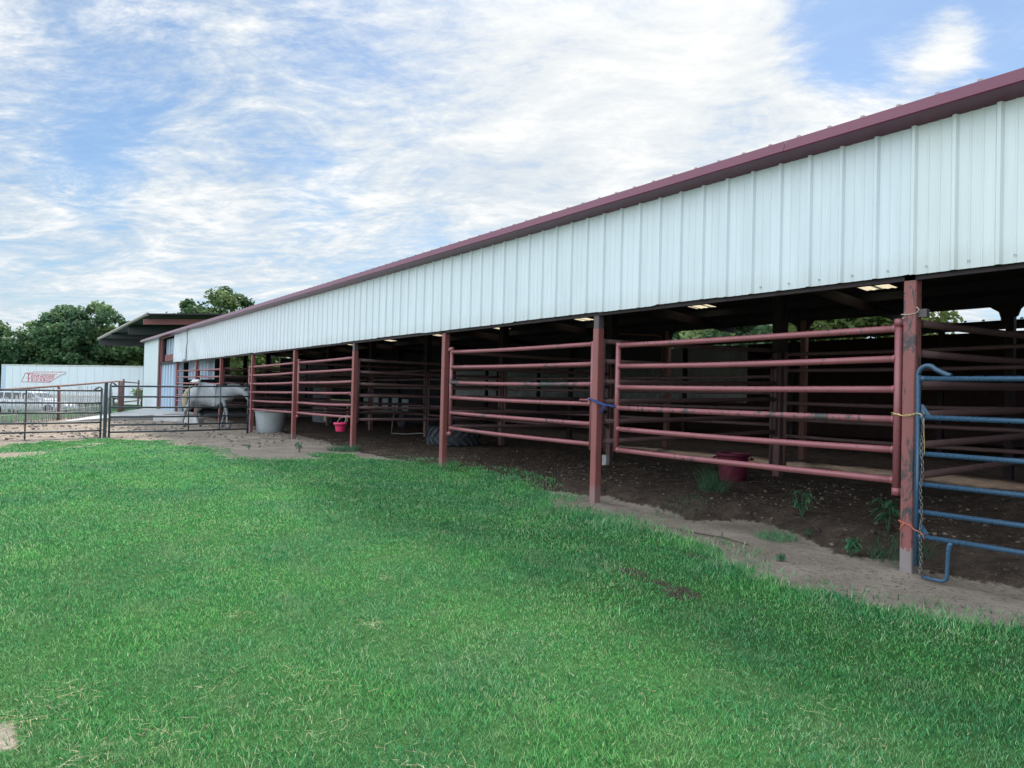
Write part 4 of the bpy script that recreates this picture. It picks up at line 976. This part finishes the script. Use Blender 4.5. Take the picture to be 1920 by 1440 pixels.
for (x,y,z) in ((.36,.18,.0),(.84,-.18,.0),(-.53,.18,.0),(-.98,-.18,0)):
    b=MB(); b.lathe([(0,-.03),(.066,-.03),(.06,.0),(.052,.05),(0,.06)],(x+.01,y,z),14); b.build('hoof',MT['hoof'],ho)
skin('tail',[[((-.82,0,1.33),(.06,.06)),((-.98,0,1.26),(.09,.10)),((-1.07,0,1.05),(.13,.15)),((-1.06,-.01,.80),(.115,.13)),((-1.03,-.02,.55),(.05,.065)),((-1.04,-.02,.34),(.02,.03))]],MT['tail'],ho)
skin('mane',[[((.62,.0,1.50),(.02,.03)),((.85,.03,1.50),(.03,.07)),((1.08,.05,1.46),(.03,.09)),((1.30,.03,1.38),(.025,.06))]],MT['mane'],ho)
ho.scale=(.88,1,1.0); ho.location=(-23.42,-.46,hz)
# ------------------------------------------------------------------ leaves, trees, weeds
def leaf_cloud(name,clumps,n,size,mat,parent,flat=.5,seed=0):
    r=np.random.default_rng(seed)
    w=np.array([c[3]**2*c[4] if len(c)>4 else c[3]**2 for c in clumps]); w=w/w.sum()
    k=r.choice(len(clumps),n,p=w); C_=np.array([c[:3] for c in clumps])[k]; Rr=np.array([c[3] for c in clumps])[k]
    d=r.normal(size=(n,3)); d/=np.linalg.norm(d,axis=1)[:,None]
    rad=Rr*(r.random(n)**.45)*(.75+.5*r.random(n))
    p=C_+d*rad[:,None]*np.array([1,1,.78])
    a=r.normal(size=(n,3)); a/=np.linalg.norm(a,axis=1)[:,None]; a[:,2]*=flat
    b_=np.cross(a,r.normal(size=(n,3))); b_/=np.linalg.norm(b_,axis=1)[:,None]
    s_=size*(.6+.8*r.random(n))[:,None]
    a=a*s_; b_=b_*s_*.5
    co=np.stack([p-a,p-a*.2+b_,p+a,p-a*.2-b_],1).reshape(-1,3)
    tone=np.clip(.32*r.random(n)+.68*r.random(len(clumps))[k],0,1)
    o=np_mesh(name,co,np.arange(n*4),np.full(n,4),mat,{'tone':np.repeat(tone,4)}); o.parent=parent; return o
def tree(label,x,y,h,w,mat,n,seed,leaf=.34,low=.06,zg=None,lobes=None,group='trees behind the barn and trailer'):
    r=random.Random(seed); zg=H(x,y) if zg is None else zg
    t=thing('oak_tree',label,'tree',(x,y,zg),0,group)
    b=MB(); b.tube([(0,0,-.3),(.1,0,h*.2),(.0,.15,h*.42),(.1,.1,h*.62),(0,0,h*.85)],[h*.032,h*.026,h*.02,h*.013,h*.004],8)
    cl=[]
    for i in range(lobes or 38):
        u=r.random(); a=r.random()*2*math.pi; zz=h*(low+(.95-low)*u); env=math.sin(math.pi*min(1,max(.05,(u*.82+.16))))**.7
        rr=w*.5*env*(r.random()**.5); cr=w*r.uniform(.10,.20)*(1 if u<.8 else .75)
        c=(rr*math.cos(a),rr*math.sin(a),min(zz,h-cr*.7)); cl.append((*c,cr))
        if i%2==0:
            st=V(.05,.1,h*(.18+.4*u)); b.tube([st,(st+V(*c))*.5+V(0,0,h*.03),V(*c)],[h*.012,h*.007,h*.002],5)
    b.build('trunk',MT['bark'],t)
    leaf_cloud('crown',cl,n,leaf,MT[mat],t,.8,seed); return t
tl=[('dark round oak cut by the left photo edge',-131,-8.5,12.3,11,'leaf_mid',7000),
('tall dark oak second from the left, behind the trailer nose',-129.5,-3.2,13.2,11,'leaf_dark',9000),
('broad dark oak left of centre in the trees behind the trailer',-128,1.2,15.4,12,'leaf_dark',11000),
('highest bushy oak directly left of the dark canopy',-125.5,5.2,16.2,11,'leaf_dark',11000),
('shorter olive oak seen just over the low canopy rake',-123,9.2,13.6,9,'leaf_mid',8000),
('olive oak under the canopy beside the far barn corner',-122,12.8,11.5,9,'leaf_mid',7000),
('olive oak whose top rises over the canopy ridge, left of two',-117,17.0,17.2,10,'leaf_mid',9000),
('tallest olive oak rising over the barn eave, right of the canopy ridge',-112.5,22.0,19.4,12,'leaf_mid',11000)]
for i,(lab,x,y,h,w,mt,n) in enumerate(tl): tree(lab,x,y,h*.95,w,mt,n,100+i)
b=None
for i,(x,y,h,w) in enumerate([(-137,-13,11,12),(-136,-1,11,12),(-134,8,12,12),(-130,15,11,11),(-140,4,12,13)]):
    tree('dark oak in the back row of trees behind the trailer',x,y,h,w,'leaf_dark',4200,140+i,.5,.04,group='back row of dark oaks')
gap=[('green oak glimpsed left of the inner post under the roof',-37,38,9.2,10,'leaf_dark',7000),
('oak glimpsed over the near gate beside the lit brown rear post',-28.5,37,10.6,10,'leaf_mid',9000),
('sunlit yellow green oak glimpsed left of the chipped near post',-22.2,37.5,11.2,9,'leaf_bright',9000),
('thin feathery oak edge glimpsed just right of the chipped post',-17.4,39,8.8,5.0,'leaf_bright',2200),
('sunlit oak glimpsed through the far pens above the horse',-80,16.5,8,9,'leaf_bright',6000)]
for i,(lab,x,y,h,w,mt,n) in enumerate(gap): tree(lab,x,y,h,w,mt,n,200+i,.3)
for i,(x,y) in enumerate([(-60,40),(-51,36),(-44,42)]): tree('oak standing behind the rear shed, glimpsed under the roof',x,y,9.5,11,'leaf_mid',4200,230+i,.4,group='oaks behind the rear shed')
# bush with white blooms by the barn end
bs=thing('leafy_bush','dark leafy bush against the white barn end','bush',(-49.5,1.6,0))
b=MB()
for i in range(7): b.tube([(0,0,-.2),(random.uniform(-.5,.5),random.uniform(-.5,.5),.7),(random.uniform(-.9,.9),random.uniform(-.9,.9),1.3)],[.03,.02,.008],5)
b.build('stems',MT['bark'],bs)
leaf_cloud('foliage',[(random.uniform(-1.1,1.1),random.uniform(-.8,.8),random.uniform(.6,1.35),random.uniform(.25,.45)) for _ in range(14)],1600,.09,MT['leaf_dark'],bs,.8,5)
# broad leaved weeds
def weed(label,x,y,h,nl,ll,seed):
    r=random.Random(seed); t=thing('broadleaf_weed',label,'weed',(x,y,H(x,y)),r.random()*6)
    b=MB(); lf=MB(); tips=[]
    for s_ in range(3):
        a=r.random()*6.3; le=V(math.cos(a),math.sin(a),0)*h*.3
        pts=[V(0,0,-.02),le*.3+V(0,0,h*.35),le*.7+V(0,0,h*.7),le+V(0,0,h)]; b.tube(pts,[.007,.006,.005,.003],6)
        for i in range(int(nl*.8)):
            u=.15+.85*i/(nl*.8); q=pts[1].lerp(pts[3],u); aa=r.random()*6.3+i*2.4; d=V(math.cos(aa),math.sin(aa),.35).normalized(); sd=V(-math.sin(aa),math.cos(aa),0)
            L=ll*r.uniform(.4,.95); wd=L*.17
            row=[]
            for v in range(6):
                f=v/5; c=q+d*L*f+V(0,0,-.75*L*f*f); ww=wd*math.sin(math.pi*min(.97,f*.9+.06))**.8
                row+= [c-sd*ww+V(0,0,ww*.3),c,c+sd*ww+V(0,0,ww*.3)]
            lf.add(row,[(v*3+e,v*3+e+1,v*3+e+4,v*3+e+3) for v in range(5) for e in range(2)],True)
    b.build('stem',MT['weed_stem'],t); o=lf.build('foliage',MT['weed'],t)
    at=o.data.attributes.new('tone','FLOAT','POINT'); at.data.foreach_set('value',np.repeat(rng.random(len(o.data.vertices)//18),18).astype(np.float32)); return t
MT['weed_stem']=plain('weed stem',(.05,.12,.06),.7)
weed('upright leafy weed on the dark soil, left of the other two',-1.62,1.10,.32,14,.13,1)
weed('drooping large leaved weed just left of the chipped near post',-.52,.86,.36,16,.17,2)
weed('low broad leaved weed on the sand before the near post',-.57,.25,.20,16,.12,3)
weed('tiny weed sprig at the edge of the dark soil',-1.25,.62,.10,6,.07,4)
weed('small seedling alone on the sandy strip',-.78,-.58,.07,8,.07,5)
weed('small weed in the dirt beside the green tuft',-11.9,-1.25,.22,14,.12,6)
weed('small weed on the trampled dirt before the grey tub',-13.0,-2.0,.12,8,.09,7)
def tuft(label,x,y,r,h,n,mat='lawn',w=.004,ln=1.0):
    a=rng.random(n)*6.283; q=r*np.sqrt(rng.random(n)); xx=x+q*np.cos(a); yy=y+q*np.sin(a)
    o=blades('grass_tuft',xx,yy,height(xx,yy),h*(.5+.6*rng.random(n)),np.full(n,w),rng.random(n)*.9,MT[mat],ln); return tag(o,label,'grass tuft',"grass tufts on the dirt")
tuft('wispy long bladed grass tuft below the red tub',-3.25,1.55,.20,.42,150,'weed',.005,.9)
tuft('bright low grass tuft on the sand left of the weeds',-1.45,.35,.22,.10,420)
tuft('thin pale grass patch along the dirt edge right of second post',-3.0,-.30,.42,.08,260)
tuft('sparse grass at the foot of the second front post',-4.55,-.02,.3,.10,220)
tuft('dense grass tuft at the foot of the third front post',-8.05,.1,.28,.13,420,w=.006)
tuft('sparse dry weeds on the dark soil by the second post',-2.9,.45,.35,.14,130,'weed',.004)
tuft('grass clump at the foot of the fourth post',-11.9,-.25,.35,.16,420,'weed',.008)
tuft('shaded grass behind the chipped post by the weeds',-.25,.55,.28,.16,260,'weed',.004)
# twig lying on the sand
b=MB(); b.tube([(-2.1,-.28,H(-2.1,-.28)+.012),(-1.7,-.22,H(-1.7,-.22)+.02),(-1.35,-.26,H(-1.35,-.26)+.012)],[.006,.008,.004],6); b.tube([(-1.72,-.22,H(-1.7,-.22)+.02),(-1.68,-.26,H(-1.7,-.22)+.09)],[.005,.003],5)
tag(b.build('twig',MT['bark']),'thin bent twig lying on the sandy strip','twig')
b=MB(); b.cbox(-7.05,-6.93,3.0,3.1,H(-7,3)-.05,H(-7,3)+.2,.01); tag(b.build('stub_post',MT['concrete']),'short pale stub on the soil behind the second front post','stub')
# ------------------------------------------------------------------ sky, sun, camera
AZ,EL=R(-40),R(47)
w=bpy.data.worlds.new('World'); sc.world=w; w.use_nodes=True; nt=w.node_tree
bgn=nt.nodes['Background']
sky=N(nt,'ShaderNodeTexSky',sky_type='NISHITA'); sky.sun_disc=False; sky.sun_elevation=EL; sky.sun_rotation=AZ; sky.air_density=1.2; sky.dust_density=.2; sky.ozone_density=2
g=N(nt,'ShaderNodeTexCoord').outputs['Generated']
sp=N(nt,'ShaderNodeSeparateXYZ'); nt.links.new(g,sp.inputs[0]); X_,Y_,Z_=sp.outputs
zz=mth(nt,'ADD',mth(nt,'MAXIMUM',Z_,0.0),.16)
cb=N(nt,'ShaderNodeCombineXYZ'); nt.links.new(mth(nt,'DIVIDE',X_,zz),cb.inputs[0]); nt.links.new(mth(nt,'DIVIDE',Y_,zz),cb.inputs[1])
mp=N(nt,'ShaderNodeMapping'); mp.inputs['Rotation'].default_value=(0,0,R(-47)); nt.links.new(cb.outputs[0],mp.inputs['Vector'])
mp2=N(nt,'ShaderNodeMapping'); mp2.inputs['Scale'].default_value=(.78,1.1,1); mp2.inputs['Location'].default_value=(3.1,1.7,0); nt.links.new(mp.outputs[0],mp2.inputs['Vector']); q=mp2.outputs[0]
big=noise(nt,q,1.15,4,.55,.4); mid=noise(nt,q,3.1,9,.66,.8); fin=noise(nt,scaled(nt,q,(.95,1.25,1)),15,7,.7,.25)
def spot(d,e0,e1):
    v=Vector(d).normalized(); dp=N(nt,'ShaderNodeVectorMath',operation='DOT_PRODUCT'); nt.links.new(g,dp.inputs[0]); dp.inputs[1].default_value=v
    mr=N(nt,'ShaderNodeMapRange',interpolation_type='SMOOTHSTEP'); mr.inputs['From Min'].default_value=math.cos(R(e0)); mr.inputs['From Max'].default_value=math.cos(R(e1)); nt.links.new(dp.outputs['Value'],mr.inputs['Value']); return mr.outputs[0]
dens=mth(nt,'ADD',mth(nt,'ADD',mth(nt,'MULTIPLY',big,.45),mth(nt,'MULTIPLY',mid,.85)),mth(nt,'MULTIPLY',fin,.48))
for d,e0,e1,amt in SPOTS: dens=mth(nt,'ADD',dens,mth(nt,'MULTIPLY',spot(d,e0,e1),amt))
cov=N(nt,'ShaderNodeMapRange',interpolation_type='SMOOTHSTEP'); cov.inputs['From Min'].default_value=.55; cov.inputs['From Max'].default_value=1.02; nt.links.new(dens,cov.inputs['Value']); cov=mth(nt,'MULTIPLY_ADD',cov.outputs[0],.80,.20)
cov=mth(nt,'MAXIMUM',cov,mth(nt,'MULTIPLY',mth(nt,'SUBTRACT',1,mth(nt,'DIVIDE',Z_,.22),clamp=True),.75))
sunv=(math.sin(AZ)*math.cos(EL),math.cos(AZ)*math.cos(EL),math.sin(EL))
glow=spot(sunv,42,6)
shade=ramp(nt,mth(nt,'ADD',mth(nt,'MULTIPLY',mid,.75),mth(nt,'MULTIPLY',fin,.3)),[(.40,(.52,.61,.71)),(.54,(.68,.75,.81)),(.66,(.93,.94,.94))])
shade=mixc(nt,mth(nt,'MULTIPLY',glow,.55),shade,(1.02,1.0,.96))
# brighter overhead, plus an unseen fill glow added behind the camera
zen=mth(nt,'MULTIPLY',mth(nt,'MAXIMUM',mth(nt,'SUBTRACT',Z_,.45),0.0),ZEN)
bk=spot((-.1,-.93,.36),77,12)
gain=mth(nt,'ADD',mth(nt,'ADD',1.0,zen),mth(nt,'MULTIPLY',bk,BACK))
vm=N(nt,'ShaderNodeVectorMath',operation='SCALE'); nt.links.new(shade,vm.inputs[0]); nt.links.new(gain,vm.inputs['Scale'])
sk=N(nt,'ShaderNodeVectorMath',operation='SCALE'); nt.links.new(mixc(nt,1.0,sky.outputs[0],(.78,.98,1.16),'MULTIPLY'),sk.inputs[0]); sk.inputs['Scale'].default_value=.10
fincol=mixc(nt,cov,sk.outputs[0],vm.outputs[0])
nt.links.new(fincol,bgn.inputs[0]); bgn.inputs[1].default_value=SKYK
ld=bpy.data.lights.new('sun','SUN'); ld.energy=SUN; ld.angle=R(10); ld.color=(1,.93,.84)
lo_=bpy.data.objects.new('sun',ld); col.objects.link(lo_); lo_.rotation_euler=Vector(sunv).to_track_quat('Z','Y').to_euler()
cd=bpy.data.cameras.new('camera'); cam=bpy.data.objects.new('camera',cd); col.objects.link(cam); sc.camera=cam
cd.sensor_width=36; cd.lens=1330.28/1920*36; cd.clip_end=3000; cd.clip_start=.05
CR,CU,CF=V(.58281,.81221,.02539),V(-.00140,-.03024,.99954),V(-.81261,.58258,.01649)
CR=CR.normalized(); CF=(CF-CR*CF.dot(CR)).normalized(); CU=CR.cross(CF)
cam.matrix_world=Matrix(((CR.x,CU.x,-CF.x,3.0816),(CR.y,CU.y,-CF.y,-6.4412),(CR.z,CU.z,-CF.z,1.3903),(0,0,0,1)))
vs_=sc.view_settings; vs_.view_transform='Standard'; vs_.look='None'; vs_.gamma=1; vs_.exposure=EXPO; vs_.use_curve_mapping=False
sc.render.engine='CYCLES'; sc.cycles.max_bounces=6; sc.cycles.diffuse_bounces=3; sc.cycles.transparent_max_bounces=6
